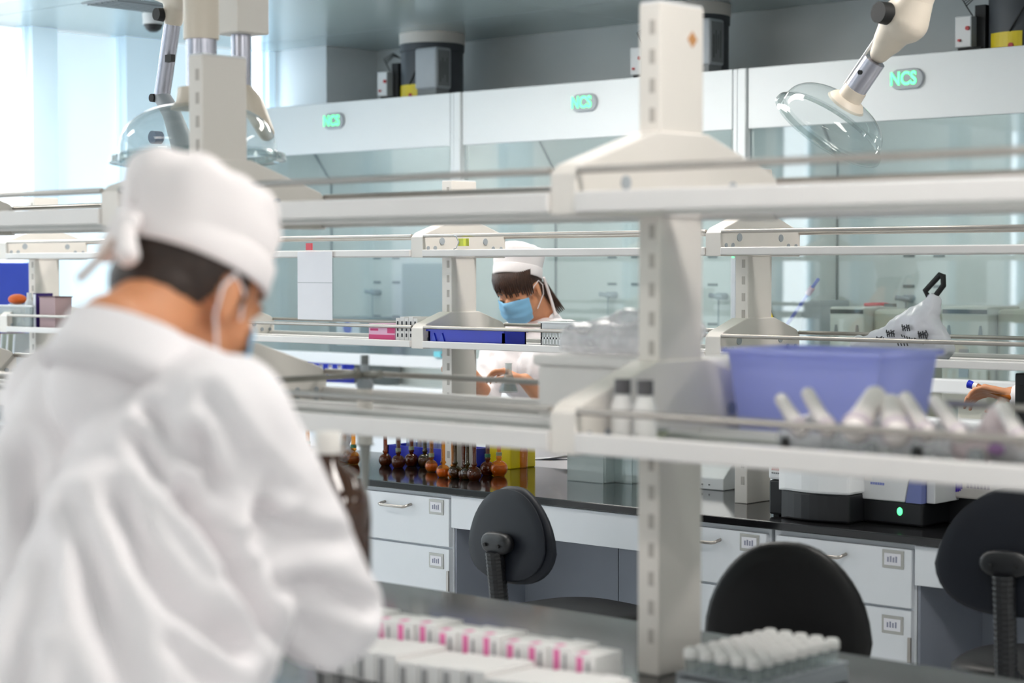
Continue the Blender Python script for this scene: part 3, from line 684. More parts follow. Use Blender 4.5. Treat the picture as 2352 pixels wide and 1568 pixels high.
# ---------------------------------------------------------------- things on the second bench's rack
def P4(*p): return [at(*q) for q in p]
a, b = at(685, 590, 4.953), at(765, 735, 4.953)
t = thing('paper_sheet', 'white paper sheet hanging from the upper shelf behind the man head', 'paper', (a.x, 4.953, b.z))
sh = obj('sheet', B(a.x, b.x, 4.949, 4.9498, b.z, a.z+.02), M_paper, t)
obj('fold_line', B(a.x, b.x, 4.9486, 4.949, (a.z+b.z)/2+.02, (a.z+b.z)/2+.022), M_grey, t)
p = at(712, 567, 4.948); obj('red_clip', B(p.x-.016, p.x+.016, 4.941, 4.947, p.z-.012, p.z+.014), mat('red_tape', (222, 80, 92), .5), t)
p = at(1060, 556, 4.953)
t = thing('tape_flag', 'small yellow green tape with loose ends tied on the upper rail', 'tape', (p.x, 4.958, p.z))
obj('tape', B(p.x-.014, p.x+.012, 4.95, 4.978, p.z-.013, p.z+.013), mat('lime_tape', (214, 222, 90), .6), t)
bm = bmesh.new()
for sgn in (-1, 1): tube(bm, [(p.x-.008, 4.948, p.z), (p.x-.016, 4.943, p.z+.02*sgn), (p.x-.028, 4.943, p.z+.024*sgn)], .002, 6)
obj('string', bm, M_grey, t)
# blue tray
a, b = at(985, 757, 4.9892), at(1160, 790, 4.9892)
x0, x1, zt = a.x+.005, b.x, a.z
t = thing('blue_tray', 'shallow bright blue plastic tray on the rack shelf below the woman mask', 'tray', ((x0+x1)/2, 5.0396, ZM))
bm = bmesh.new()
for (ya, yb_, xa, xb) in ((4.982, 4.9892, x0, x1), (5.09, 5.0972, x0, x1)): box(bm, xa, xb, ya, yb_, ZM, zt)
box(bm, x0, x0+.008, 4.982, 5.0972, ZM, zt); box(bm, x1-.008, x1, 4.982, 5.0972, ZM, zt); box(bm, x0, x1, 4.982, 5.0972, ZM, ZM+.006)
obj('tray_body', bm, M_bluet, t); obj('rim', boxes([(x0-.006, x1+.006, 4.9762, 4.9834, zt-.004, zt+.003), (x0-.006, x1+.006, 5.0958, 5.103, zt-.004, zt+.003)]), M_bluet, t)
bm = bmesh.new()
for q in (x0+.03, x0+.07): prism(bm, [(q-.016, ZM+.001), (q+.016, ZM+.001), (q, zt-.01)], 'y', 4.9777, 4.982)
obj('rib', bm, mat('blue_rib', (50, 74, 206), .4), t)
# cartons
a, b = at(850, 742, 4.9964), at(911, 780, 4.9964)
t = thing('pink_carton', 'pink printed carton left of the thin white cartons', 'carton', ((a.x+b.x)/2, 5.0324, ZM))
obj('box', B(a.x, b.x, 4.9892, 5.0828, ZM, a.z), mat('pale_pink', (240, 190, 218), .5), t, bevel=.002)
obj('print_band', boxes([(a.x+.002, b.x-.002, 4.9878, 4.9892, ZM+.004, ZM+.026), (b.x-.04, b.x-.002, 4.9878, 4.9892, ZM+.032, a.z-.004), (a.x+.01, a.x+.05, 4.9878, 4.9892, ZM+.04, ZM+.048)]), mat('hot_pink', (222, 62, 128), .5), t)
a, b = at(912, 728, 4.9964), at(962, 785, 4.9964)
w = (b.x-a.x)/5
for k in range(5):
    t = thing('thin_carton', 'thin white carton standing in a row right of the pink carton, %s' % ['leftmost of five', 'second of five', 'middle one', 'fourth of five', 'rightmost of five'][k], 'carton', (a.x+w*(k+.5), 5.0324, ZM), 0, 'thin white cartons on the rack shelf')
    h = a.z+(.002 if k % 2 else -.003)
    obj('box', B(a.x+w*k+.001, a.x+w*(k+1)-.001, 4.9892, 5.0756, ZM, h), M_box, t)
    obj('print', boxes([(a.x+w*(k+.35), a.x+w*(k+.65), 4.9881, 4.9892, ZM+.02+.022*j, ZM+.033+.022*j) for j in range(3)]), M_ink, t)
a = at(957, 744, 5.0828); b = at(985, 760, 5.0828)
t = thing('blue_carton', 'small blue carton behind the right end of the thin white cartons', 'carton', (a.x, 5.0972, ZM)); obj('box', B(a.x-.03, b.x-.01, 5.0799, 5.1116, ZM, a.z), mat('mid_blue', (40, 110, 206), .5), t); obj('lid', B(a.x-.031, b.x-.009, 5.0792, 5.1123, a.z, a.z+.004), mat('mid_blue', (40, 110, 206), .5), t)
# slotted basket
a, b = at(1245, 742, 4.9892), at(1465, 790, 4.9892)
t = thing('slotted_basket', 'white plastic basket with vertical slots on the rack shelf beside the near post', 'basket', ((a.x+b.x)/2, 5.0396, ZM))
x0, x1, z1 = a.x, b.x, a.z
bm = bmesh.new(); box(bm, x0, x1, 4.982, 5.1116, ZM, ZM+.004)
for (ya, yb_) in ((4.982, 4.9856), (5.108, 5.1116)):
    box(bm, x0, x1, ya, yb_, ZM, ZM+.012); box(bm, x0, x1, ya, yb_, ZM+.03, ZM+.036); box(bm, x0, x1, ya, yb_, z1-.02, z1)
    x = x0
    while x < x1: box(bm, x, x+.006, ya, yb_, ZM, z1-.018); x += .0135
box(bm, x0, x0+.005, 4.982, 5.1116, ZM, z1); box(bm, x1-.005, x1, 4.982, 5.1116, ZM, z1)
obj('basket_wall', bm, M_white, t); obj('rim', boxes([(x0-.008, x1+.008, 4.9748, 4.9863, z1, z1+.006), (x0-.008, x1+.008, 5.1073, 5.1188, z1, z1+.006), (x0-.008, x0+.006, 4.982, 5.1116, z1, z1+.006), (x1-.006, x1+.008, 4.982, 5.1116, z1, z1+.006)]), M_white, t, bevel=.002)
# plastic bag with handwriting, black handled tool inside
def blobshape(caps, ells=(), seg=14):
    bm = bmesh.new()
    for c in caps: capsule(bm, *c, seg=seg)
    for e in ells: ellip(bm, *e)
    return bm
Yb = 5.0396
pp = lambda x, y, Y=Yb: at(x, y, Y)
t = thing('plastic_bag', 'crumpled white plastic bag with black handwriting around a black handle', 'bag', (-2.95, Yb, ZM))
zb = ZM+.035
def bagfold(co, n):
    d = .007*noise.noise(co*22)+.004*noise.noise(co*55); return d if co.z > ZM+.02 else 0
c = lambda x, y: pp(x, y)
bm = blobshape([(c(1975, 790), .028, c(2150, 790), .045), (c(2010, 785), .03, c(2120, 735), .05), (c(2120, 745), .05, c(2140, 690), .026), (c(2140, 760), .04, c(2160, 800), .04), (c(2120, 760), .05, c(2130, 800), .045)])
for v in bm.verts: v.co.y = Yb+(v.co.y-Yb)*.9; v.co.z = max(v.co.z, ZM+.0005)
bg = remeshed('bag_film', bm, .006, mat('white_bag_film', (226, 226, 234), .35, 0, .03, 20), t, 3, bagfold)
def inkset(name, strokes, Y, parent, dy=0, r=.0018):
    bm = bmesh.new()
    for st in strokes: tube(bm, [at(x, y, Y)+Vector((0, dy, 0)) for x, y in st], r, 6)
    return obj(name, bm, M_ink, parent)
ink = []
for (cx, cy, sc_) in ((2045, 765, 1.0), (2080, 752, .9), (2020, 778, .7), (2118, 768, 1.0)):
    for k in range(4): ink.append([(cx-9*sc_+k*5, cy-8*sc_+2*(k % 2)), (cx-6*sc_+k*5, cy+9*sc_)])
    ink.append([(cx-10*sc_, cy-3), (cx+10*sc_, cy+2)]); ink.append([(cx-8*sc_, cy+5), (cx+9*sc_, cy-6)])
ink.append([(2126, 758), (2131, 768), (2128, 780), (2112, 784), (2100, 776)])
for k in range(9): ink.append([(2070+k*6, 768+k*2), (2073+k*6, 774+k*2)])
for k in range(4): ink.append([(2062+k*7, 788), (2064+k*7, 794)])
inkset('handwriting', ink, Yb-.052, t)
t = thing('black_handle', 'black looped tool handle sticking out of the white plastic bag', 'tool', (c(2150, 660).x, Yb, c(2150, 690).z))
bm = bmesh.new(); tube(bm, [c(2138, 690), c(2125, 668), c(2160, 630), c(2166, 632), c(2167, 655), c(2145, 684), c(2138, 690)], .0085, 10); obj('loop_handle', bm, M_dark, t, smooth=True)
obj('shaft', CY(c(2128, 705), c(2140, 680), .012), mat('dull_violet', (150, 150, 176), .6), t)
a = at(1818, 778, 5.0036); b = at(1882, 786, 5.0036)
t = thing('white_strip', 'flat white plastic strip lying on the shelf left of the bag', 'strip', (a.x, 5.0036, ZM)); obj('strip', B(a.x, b.x, 4.9964, 5.0324, ZM, ZM+.022), M_box, t, bevel=.004); obj('cap', B(b.x+.02, b.x+.04, 4.9964, 5.0108, ZM, ZM+.022), M_box, t, bevel=.003)
# left end of the rack: bins and small things
a, b = at(-10, 700, 5.0252), at(92, 748, 5.0252)
t = thing('white_bin', 'white plastic bin on the rack shelf at the left picture edge', 'bin', ((a.x+b.x)/2, 5.0396, ZM))
x0, x1, z1 = a.x, b.x, a.z-.005
bm = bmesh.new(); prism(bm, [(x0+.02, ZM), (x1-.02, ZM), (x1-.005, z1), (x0+.005, z1)], 'y', 4.9892, 4.9935); prism(bm, [(x0+.02, ZM), (x1-.02, ZM), (x1-.005, z1), (x0+.005, z1)], 'y', 5.0929, 5.0972)
box(bm, x0+.018, x0+.024, 4.9892, 5.0972, ZM, z1); box(bm, x1-.024, x1-.016, 4.9892, 5.0972, ZM, z1); box(bm, x0+.02, x1-.02, 4.9892, 5.0972, ZM, ZM+.004)
obj('bin_wall', bm, M_bin, t); obj('rim', boxes([(x0-.004, x1+.004, 4.9834, 4.995, z1, z1+.008), (x0-.004, x1+.004, 5.0914, 5.103, z1, z1+.008)]), M_white, t, bevel=.003)
p = at(40, 685, 5.0396)
t = thing('orange_lid_jar', 'jar with a round orange lid in the white bin by the blue cabinet', 'jar', (p.x, 5.0396, ZM+.005))
obj('jar', CY((p.x, 5.0396, ZM+.005), (p.x, 5.0396, p.z-.012), .032), M_clear, t, smooth=True)
bm = bmesh.new(); ellip(bm, (p.x, 5.0396, p.z-.004), (.044, .04, .024)); obj('lid', bm, M_orange, t, smooth=True)
p = at(67, 672, 5.0396)
t = thing('white_bottle', 'small white bottle beside the orange lidded jar', 'bottle', (p.x, 5.0396, ZM+.005))
bm = bmesh.new(); lathe(bm, [(0, 0), (.018, 0), (.018, .11), (.010, .125), (0, .125)], 20, Matrix.Translation((p.x, 5.0396, ZM+.005))); obj('body', bm, M_white, t, smooth=True); obj('cap', CY((p.x, 5.0396, ZM+.13), (p.x, 5.0396, p.z), .011), M_white, t)
a, b = at(98, 673, 5.054), at(106, 740, 5.054)
t = thing('purple_book', 'thin dark purple notebook standing on the rack shelf', 'book', (a.x, 5.054, ZM)); obj('cover', B(a.x, b.x, 5.0036, 5.09, ZM, a.z), mat('dark_purple', (52, 26, 110), .5), t); obj('pages', B(a.x+.003, b.x-.003, 5.0022, 5.0036, ZM+.004, a.z-.004), M_paper, t)
a, b = at(110, 682, 5.0396), at(146, 745, 5.0396)
t = thing('brown_carton', 'brown pink carton just left of the man white collar', 'carton', (a.x, 5.0396, ZM)); obj('box', B(a.x, b.x, 4.9964, 5.0828, ZM, a.z), mat('brown_card', (184, 156, 158), .7), t); obj('flap', B(a.x-.004, b.x+.004, 4.9928, 5.0864, a.z, a.z+.004), mat('brown_dark', (112, 84, 90), .7), t)
# folders at the far left under the shelf
t = thing('folder_stand', 'white folder stand on the second bench at the left edge', 'stand', (-8.12, 5.36, .8))
obj('stand', boxes([(-8.28, -7.96, 5.27, 5.46, .8, .81), (-8.28, -7.96, 5.27, 5.46, 1.0, 1.01), (-8.28, -8.27, 5.27, 5.46, .8, 1.05), (-7.97, -7.96, 5.27, 5.46, .8, 1.05)]), M_white, t)
fc = [('dark red', (90, 30, 30)), ('orange brown', (176, 88, 24)), ('white', (226, 232, 232)), ('cream', (206, 206, 190)), ('pale', (222, 226, 230))]
for k, (nm, c_) in enumerate(fc):
    x = -8.26+k*.054; t = thing('folder', '%s folder leaning under the rack at the left edge' % nm, 'folder', (x, 5.36, 1.01), 0, 'folders at the left edge')
    bm = bmesh.new(); prism(bm, [(x, 1.01), (x+.02, 1.01), (x+.048, 1.235), (x+.028, 1.235)], 'y', 5.29, 5.45); obj('cover', bm, mat('folder_'+nm.replace(' ', '_'), c_, .5), t)
    bm = bmesh.new(); prism(bm, [(x+.004, 1.014), (x+.016, 1.014), (x+.043, 1.231), (x+.032, 1.231)], 'y', 5.288, 5.29); obj('paper_edge', bm, M_paper, t)

# ---------------------------------------------------------------- amber volumetric flasks on the second bench
def make_flask(r, h, nr, glassm, liq, label, loc, group, band=True, lvl=.55, collar=(120, 150, 120)):
    t = thing('volumetric_flask', label, 'flask', loc, 0, group); L = Matrix.Translation(Vector(loc))
    bh = r*2.25; pr = [(0, 0), (r*.62, 0)]
    for k in range(1, 12):
        a = -math.pi/2+.62+(math.pi/2+.75-.0)*k/11*.98; pr.append((r*math.cos(min(a, 1.35))*1.0, r*.86+r*.98*math.sin(a)))
    pr += [(nr*1.5, bh*.94), (nr, bh*1.05), (nr, h), (nr*1.25, h+.002), (nr*1.2, h+.01), (0, h+.01)]
    bm = bmesh.new(); lathe(bm, pr, 28, L); obj('flask_glass', bm, glassm, t, smooth=True)
    bm = bmesh.new(); lq = [(0, .003), (r*.58, .003)]
    for k in range(1, 9):
        a = -math.pi/2+.62+(math.pi/2)*lvl*2*k/9; lq.append(((r*.94)*math.cos(a), r*.86+r*.93*math.sin(a)))
    lq.append((0, lq[-1][1])); lathe(bm, lq, 24, L); obj('liquid', bm, liq, t, smooth=True)
    if band: obj('neck_band', CY((loc[0], loc[1], loc[2]+bh*1.03), (loc[0], loc[1], loc[2]+bh*1.03+.012), nr+.003), mat('band_%d' % collar[0], collar, .6), t, smooth=True)
    obj('stopper', CY((loc[0], loc[1], loc[2]+h+.01), (loc[0], loc[1], loc[2]+h+.03), nr*1.1, nr*1.3), M_amberd, t, smooth=True)
    return t
G = 'amber volumetric flasks on the second bench'
fl = [(885, 1072, .040, 1, 'dark round flask at the left end of the amber row, without a neck band', 0), (915, 1077, .042, 1, 'second flask of the amber row from the left, dark with a grey green band', 1),
      (945, 1073, .042, 1, 'third flask of the amber row from the left, nearly black base', 1), (976, 1075, .044, 2, 'green black flask with yellow base in the amber row', 0),
      (991, 1086, .038, 0, 'amber flask with a pale cloth band around its neck', 1), (1018, 1085, .040, 0, 'golden flask right of the one with the pale band', 0),
      (1041, 1086, .034, 0, 'small amber flask in the middle of the row', 0), (1065, 1088, .032, 1, 'smallest reddish flask in the middle of the row', 0),
      (1089, 1094, .042, 1, 'dark flask with a nearly black neck right of the middle', 0), (1120, 1094, .044, 1, 'red brown flask with a green band and an orange glint', 1),
      (1146, 1096, .050, 0, 'largest golden flask at the right end of the row', 1), (1128, 1070, .046, 0, 'golden flask standing behind the right end of the row', 0),
      (1073, 1070, .040, 2, 'olive flask standing in the second row behind the small reddish one', 0), (1045, 1064, .040, 2, 'olive flask standing in the second row behind the small amber one', 0), (965, 1060, .040, 0, 'amber flask behind the green black one', 0)]
for (x, y, r, k, lab, bd) in fl:
    yy = y-3; p = on(x, yy, .8)
    while 1008 < x < 1112 and p.y > 5.055-r*.3: yy += 1; p = on(x, yy, .8)
    r *= .64; make_flask(r, r*2.25+.10, .0075, (M_amber, M_amberd, glass('olive_glass', (150, 120, 30), .08, .25, (90, 80, 20)))[k], (M_gold, M_brownl, M_gold)[k], lab, (p.x, p.y, .8), G, bd, .5, (150, 160, 130) if x != 1120 else (60, 120, 90))
G2 = 'amber flasks by the brown bottle'
for (x, y, r, lab) in ((706, 1060, .04, 'amber flask left of the brown bottle white cap'), (790, 1064, .042, 'amber flask with dark neck band between the white cap and the burette'), (812, 1066, .038, 'amber flask wrapped in film next to the burette')):
    p = on(x, y, .8); r *= .72; make_flask(r, r*2.25+.10, .0085, M_amber, M_brownl, lab, (p.x, p.y, .8), G2, True, .5, (60, 70, 60))
p = on(808, 1060, .8); p = p + Vector((.03, -.07, 0))
t = thing('film_wrap', 'crumpled clear plastic film lying in front of the leftmost flasks', 'film', (p.x, p.y, .8))
bm = blobshape([((p.x-.03, p.y, .83), .028, (p.x+.03, p.y, .835), .03), ((p.x, p.y, .83), .03, (p.x+.01, p.y, .91), .02)]); 
for v in bm.verts: v.co.z = max(v.co.z, .8005)
remeshed('film', bm, .006, M_bag, t, 2, lambda co, n: .008*noise.noise(co*30))
# blue rack with clear tubes behind the flasks
a = on(852, 1066, .8)
x0, y0 = a.x, 5.27
t = thing('blue_tub', 'blue plastic tub full of clear tubes behind the amber flasks', 'tub', (x0, y0, .8))
obj('tub', boxes([(x0, x0+.38, y0, y0+.008, .8, .87), (x0, x0+.38, y0+.17, y0+.178, .8, .87), (x0, x0+.008, y0, y0+.178, .8, .87), (x0+.372, x0+.38, y0, y0+.178, .8, .87), (x0, x0+.38, y0, y0+.178, .8, .804)]), M_bluet, t)
for k in range(12):
    q = x0+.02+.028*(k % 14)
    obj('tube', CY((q, y0+.04+.03*(k % 3), .806), (q, y0+.04+.03*(k % 3), .935), .011, seg=12), M_bin, t, smooth=True)
a, b = at(1123, 1050, 5.42), at(1181, 1012, 5.42)
t = thing('yellow_box', 'bright yellow plastic box behind the right end of the flask row', 'box', (a.x, 5.45, .8))
obj('body', B(a.x, b.x, 5.40, 5.54, .8, .93), M_yellow, t, bevel=.004); obj('lid', B(a.x-.005, b.x+.005, 5.395, 5.545, .93, .95), M_yellow, t, bevel=.003)
p = at(1190, 1030, 5.45)
t = thing('amber_bottle', 'small amber bottle right of the yellow box', 'bottle', (p.x, 5.47, .8)); bm = bmesh.new(); lathe(bm, [(0, 0), (.018, 0), (.019, .07), (.010, .085), (0, .085)], 18, Matrix.Translation((p.x+.005, 5.47, .8))); obj('bottle_glass', bm, M_amber, t, smooth=True); obj('cap', CY((p.x+.005, 5.47, .885), (p.x+.005, 5.47, .9), .011), M_gold, t)
# papers
a = on(1200, 1055, .8); b = on(1300, 1060, .8)
t = thing('paper_pile', 'slightly curled white papers lying on the black bench behind the middle chair', 'paper', (a.x, a.y, .8005))
for k in range(2):
    bm = bmesh.new(); nx = 8; c0 = Vector((a.x, a.y, .8005+.004*k)); e1 = Vector((.25, -.06+.03*k, 0)); e2 = Vector((.05, .14, 0)); g_ = [[bm.verts.new(c0+e1*(i/nx)+e2*(j/3)+Vector((0, 0, .035*(i/nx)**2*(1 if k else .5)))) for j in range(4)] for i in range(nx+1)]
    for i in range(nx):
        for j in range(3): bm.faces.new((g_[i][j], g_[i+1][j], g_[i+1][j+1], g_[i][j+1]))
    o = obj('sheet', bm, M_paper, t, smooth=True); o.modifiers.new('s', 'SOLIDIFY').thickness = .0006
# clear boxes
def clear_box(x0, x1, yb, yt, D_, label, m=M_bin):
    a, b = on(x0, yb, .8), None; Y = a.y; b = at(x1, yb, Y); zt = at(x0, yt, Y).z
    t = thing('clear_box', label, 'box', (a.x, Y, .8), 0, 'clear plastic boxes on the second bench')
    X0, X1 = a.x, b.x
    obj('box_wall', boxes([(X0, X1, Y, Y+.003, .8, zt), (X0, X1, Y+D_, Y+D_+.003, .8, zt), (X0, X0+.003, Y, Y+D_, .8, zt), (X1-.003, X1, Y, Y+D_, .8, zt), (X0, X1, Y, Y+D_, .8, .803)]), m, t)
    obj('lid', B(X0-.003, X1+.003, Y-.003, Y+D_+.006, zt, zt+.006), m, t)
    return t
clear_box(1303, 1386, 1103, 1010, .1, 'large clear plastic box on the black bench left of the near post')
clear_box(1392, 1452, 1106, 1020, .1, 'smaller clear plastic box between the large one and the near post')
# white sloped unit by the second rack post
a, b = at(1600, 1116, 5.36), at(1662, 1060, 5.36)
t = thing('white_scale_box', 'white wedge shaped unit on the bench right of the near post', 'instrument', (a.x, 5.40, .8))
bm = bmesh.new(); prism(bm, [(5.36, .8), (5.53, .8), (5.53, .93), (5.46, .93), (5.36, .84)], 'x', a.x-.14, b.x); obj('housing', bm, M_white, t, bevel=.004)
obj('vent_dots', boxes([(b.x-.12+.03*k, b.x-.116+.03*k, 5.355, 5.36, .815, .819) for k in range(3)]), M_midgrey, t)

# ---------------------------------------------------------------- instruments on the second bench, right
def instrument1():
    a = on(1757, 1185, .8); Y = a.y; X = a.x; b = at(1950, 1185, Y).x
    t = thing('lab_instrument', 'white and black rounded instrument with small red lettering', 'instrument', (X, Y, .8), 0, 'bench instruments by the right chair')
    z1 = at(1800, 1112, Y).z; z2 = z1-.01
    obj('black_base', B(X, X+.09, Y+.02, Y+.24, .805, z1+.008), M_blackp, t, bevel=.006)
    bm = bmesh.new(); pts = [(X+.06, Y+.24), (X+.06, Y+.0)]
    for k in range(9): an = k/8; pts.append((X+.06+(b-X-.06)*an, Y+.0-.03*math.sin(an*math.pi)))
    pts += [(b, Y+.24)]; prism(bm, pts, 'z', .803, z2-.005); obj('drum_base', bm, M_blackp, t, bevel=.006)
    bm = bmesh.new(); q = [(p_[0]+(.006 if p_[0] > X+.1 else -.004), p_[1]-.008) for p_ in pts]; prism(bm, q, 'z', z2-.005, z2+.13); obj('white_cover', bm, M_white, t, bevel=.008)
    u = obj('side_cover', B(X+.0, X+.062, Y+.015, Y+.22, z1+.01, z1+.14), M_white, t, bevel=.008)
    obj('red_lettering', boxes([(X+.014+.0075*k, X+.0195+.0075*k, Y+.013, Y+.015, z1+.038, z1+.048) for k in range(5)]), M_red, u)
    obj('small_print', boxes([(X+.014+.0075*k, X+.019+.0075*k, Y+.013, Y+.015, z1+.028, z1+.032) for k in range(5)]), M_midgrey, u)
    obj('foot', boxes([(X+.01, X+.03, Y+.03, Y+.05, .8, .805), (b-.03, b-.01, Y+.02, Y+.04, .8, .805)]), M_dark, t)
def instrument2():
    a = on(1955, 1196, .8); Y = a.y; X = a.x; b = at(2118, 1200, Y).x; zt = at(2000, 1146, Y).z
    t = thing('lab_instrument', 'white instrument with blue stripe and a glowing green light on its black base', 'instrument', (X, Y, .8), 0, 'bench instruments by the right chair')
    obj('black_base', B(X, b, Y, Y+.26, .803, zt), M_blackp, t, bevel=.006)
    bm = bmesh.new(); prism(bm, [(X+.0, zt), (b-.055, zt), (b-.03, zt+.13), (X+.0, zt+.13)], 'y', Y-.006, Y+.25); w = obj('white_cover', bm, M_white, t, bevel=.004)
    bm = bmesh.new(); prism(bm, [(b-.052, zt), (b-.0, zt), (b-.0, zt+.13), (b-.027, zt+.13)], 'y', Y-.006, Y+.2); obj('blue_stripe', bm, mat('slate_blue', (112, 122, 178), .5), t)
    obj('side_cover', B(b+.001, b+.03, Y+.02, Y+.25, zt, zt+.13), M_white, t, bevel=.003)
    p = at(2067, 1174, Y); bm = bmesh.new(); ellip(bm, (p.x, Y-.001, p.z), (.009, .004, .012)); obj('green_light', bm, M_led, t, smooth=True)
    obj('print', boxes([(X+.07+.008*k, X+.076+.008*k, Y-.0075, Y-.006, zt+.045, zt+.052) for k in range(6)]), mat('blue_print', (140, 150, 210), .6), w)
    obj('label_card', boxes([(X+.035, X+.075, Y-.0075, Y-.006, zt+.055, zt+.075)]), M_box, w)
    obj('foot', boxes([(X+.01, X+.03, Y+.02, Y+.04, .8, .803), (b-.03, b-.01, Y+.02, Y+.04, .8, .803)]), M_dark, t)
def instrument3():
    a = on(2132, 1205, .8); Y = a.y+.06; X = at(2132, 1205, Y).x; zt = at(2180, 1142, Y).z
    t = thing('lab_instrument', 'grey instrument with a purple round logo above a black base, behind the right chair', 'instrument', (X, Y, .8), 0, 'bench instruments by the right chair')
    obj('black_base', B(X+.005, X+.40, Y+.02, Y+.30, .80, zt), M_blackp, t, bevel=.004)
    w = obj('grey_cover', B(X+.0, X+.42, Y, Y+.3, zt, zt+.13), mat('warm_grey_cover', (206, 202, 198), .5), t, bevel=.006)
    p = at(2196, 1112, Y); bm = bmesh.new()
    for k in range(8):
        x = p.x-.022+.0055*k; h = .022*math.sqrt(max(0, 1-((k-3.5)/4.2)**2)); box(bm, x, x+.0042, Y-.0015, Y, p.z-h, p.z+h)
    obj('logo', bm, mat('violet_print', (74, 44, 180), .5), w)
    obj('lettering', boxes([(p.x+.035+.011*k, p.x+.043+.011*k, Y-.0015, Y, p.z-.008, p.z+.01) for k in range(7)]), mat('mauve_print', (130, 116, 140), .6), w)
instrument1(); instrument2(); instrument3()
p = at(2345, 900, 5.4)
t = thing('instrument_tower', 'tall black equipment case at the right picture edge beside the held flask', 'instrument', (p.x+.1, 5.4, .8))
obj('case', B(p.x, p.x+.25, 5.36, 5.53, .8, 1.235), M_blackp, t, bevel=.005); obj('front_panel', B(p.x+.02, p.x+.23, 5.355, 5.36, .85, 1.2), M_dark, t)
for k, (x, h) in enumerate(((1985, .39), (2112, .40), (2186, .33))):
    q = at(x, 900, 5.42); t = thing('glass_cylinder', 'clear glass measuring cylinder under the right rack shelf, %s' % ['leftmost of three', 'middle one', 'shortest, nearest the held flask'][k], 'cylinder', (q.x, 5.42, .8), 0, 'measuring cylinders')
    obj('foot', CY((q.x, 5.42, .8), (q.x, 5.42, .81), .035), M_clear, t, smooth=True)
    bm = bmesh.new(); lathe(bm, [(.02, .01), (.02, h), (.024, h+.004), (.018, h), (.018, .012), (0, .012)], 24, Matrix.Translation((q.x, 5.42, .8))); obj('cylinder_glass', bm, M_clear, t, smooth=True)

# ---------------------------------------------------------------- things on the near rack and near bench
# white foam box and bags behind the near bracket
t = thing('foam_box', 'blurred white lidded box on the near rack shelf left of the post', 'box', (-2.48, 3.09, ZN))
obj('body', B(-2.66, -2.295, 2.99, 3.185, ZN, 1.352), M_box, t, bevel=.006); obj('lid', B(-2.668, -2.288, 2.982, 3.193, 1.352, 1.374), M_box, t, bevel=.006)
obj('latch', B(-2.5, -2.485, 2.978, 2.99, 1.29, 1.31), M_grey, t)
t = thing('plastic_bag', 'blurred crumpled translucent bag heaped on the white lidded box', 'bag', (-2.48, 3.08, 1.375))
bm = blobshape([((-2.62, 3.06, 1.405), .032, (-2.36, 3.06, 1.41), .034), ((-2.6, 3.08, 1.41), .03, (-2.5, 3.1, 1.44), .03), ((-2.45, 3.08, 1.42), .03, (-2.36, 3.1, 1.425), .032)])
for v in bm.verts: v.co.z = max(v.co.z, 1.3745)
remeshed('bag_film', bm, .007, M_bag, t, 2, lambda co, n: (.010*noise.noise(co*18)+.004*noise.noise(co*45)) if co.z > 1.385 else 0)
for k, (x, yt) in enumerate(((1430, 862), (1482, 866))):
    p = at(x, yt, 2.68); t = thing('white_bottle', 'blurred dark capped white bottle on near shelf, %s' % ['left of the pair', 'right one of the pair'][k], 'bottle', (p.x, 2.68, ZN), 0, 'dark capped white bottles')
    bm = bmesh.new(); lathe(bm, [(0, 0), (.02, 0), (.021, .06), (.012, .082), (0, .082)], 20, Matrix.Translation((p.x, 2.68, ZN))); obj('body', bm, M_box, t, smooth=True)
    obj('cap', CY((p.x, 2.68, ZN+.082), (p.x, 2.68, ZN+.108), .0145), mat('dull_cap', (92, 90, 92), .5), t, smooth=True)
p = at(1440, 985, 2.72)
t = thing('petri_dish', 'shallow greenish dish on the near shelf beneath the dark capped bottles', 'dish', (p.x, 2.79, ZN)); bm = bmesh.new(); lathe(bm, [(0, 0), (.04, 0), (.043, .012), (.04, .012), (.038, .003), (0, .003)], 28, Matrix.Translation((p.x+.0, 2.77, ZN))); obj('dish', bm, mat('sage', (190, 194, 170), .5), t, smooth=True); obj('lid_rim', CY((p.x, 2.77, ZN+.012), (p.x, 2.77, ZN+.015), .044, None, 28), M_bin, t)
# blue translucent basket
zt = 1.394; xa, xb = -2.192, -1.862
t = thing('blue_basket', 'translucent periwinkle blue plastic basket on the near rack shelf', 'basket', ((xa+xb)/2, 3.1, ZN))
bm = bmesh.new()
def frust(x0, x1, y0, y1, z0, z1, tp):
    lo = [bm.verts.new(v) for v in ((x0+tp, y0+tp*.5, z0), (x1-tp, y0+tp*.5, z0), (x1-tp, y1-tp*.5, z0), (x0+tp, y1-tp*.5, z0))]
    hi = [bm.verts.new(v) for v in ((x0, y0, z1), (x1, y0, z1), (x1, y1, z1), (x0, y1, z1))]
    bm.faces.new(lo)
    for i in range(4): bm.faces.new((lo[i], lo[(i+1) % 4], hi[(i+1) % 4], hi[i]))
frust(xa, xb, 3.0, 3.195, ZN, zt, .02)
o = obj('basket_wall', bm, M_bluebin, t); o.modifiers.new('s', 'SOLIDIFY').thickness = .003
obj('rim', boxes([(xa-.008, xb+.008, 2.99, 3.002, zt-.004, zt+.006), (xa-.008, xb+.008, 3.193, 3.205, zt-.004, zt+.006), (xa-.008, xa+.002, 3.0, 3.2, zt-.004, zt+.006), (xb-.002, xb+.008, 3.0, 3.2, zt-.004, zt+.006)]), M_bluebin, t)
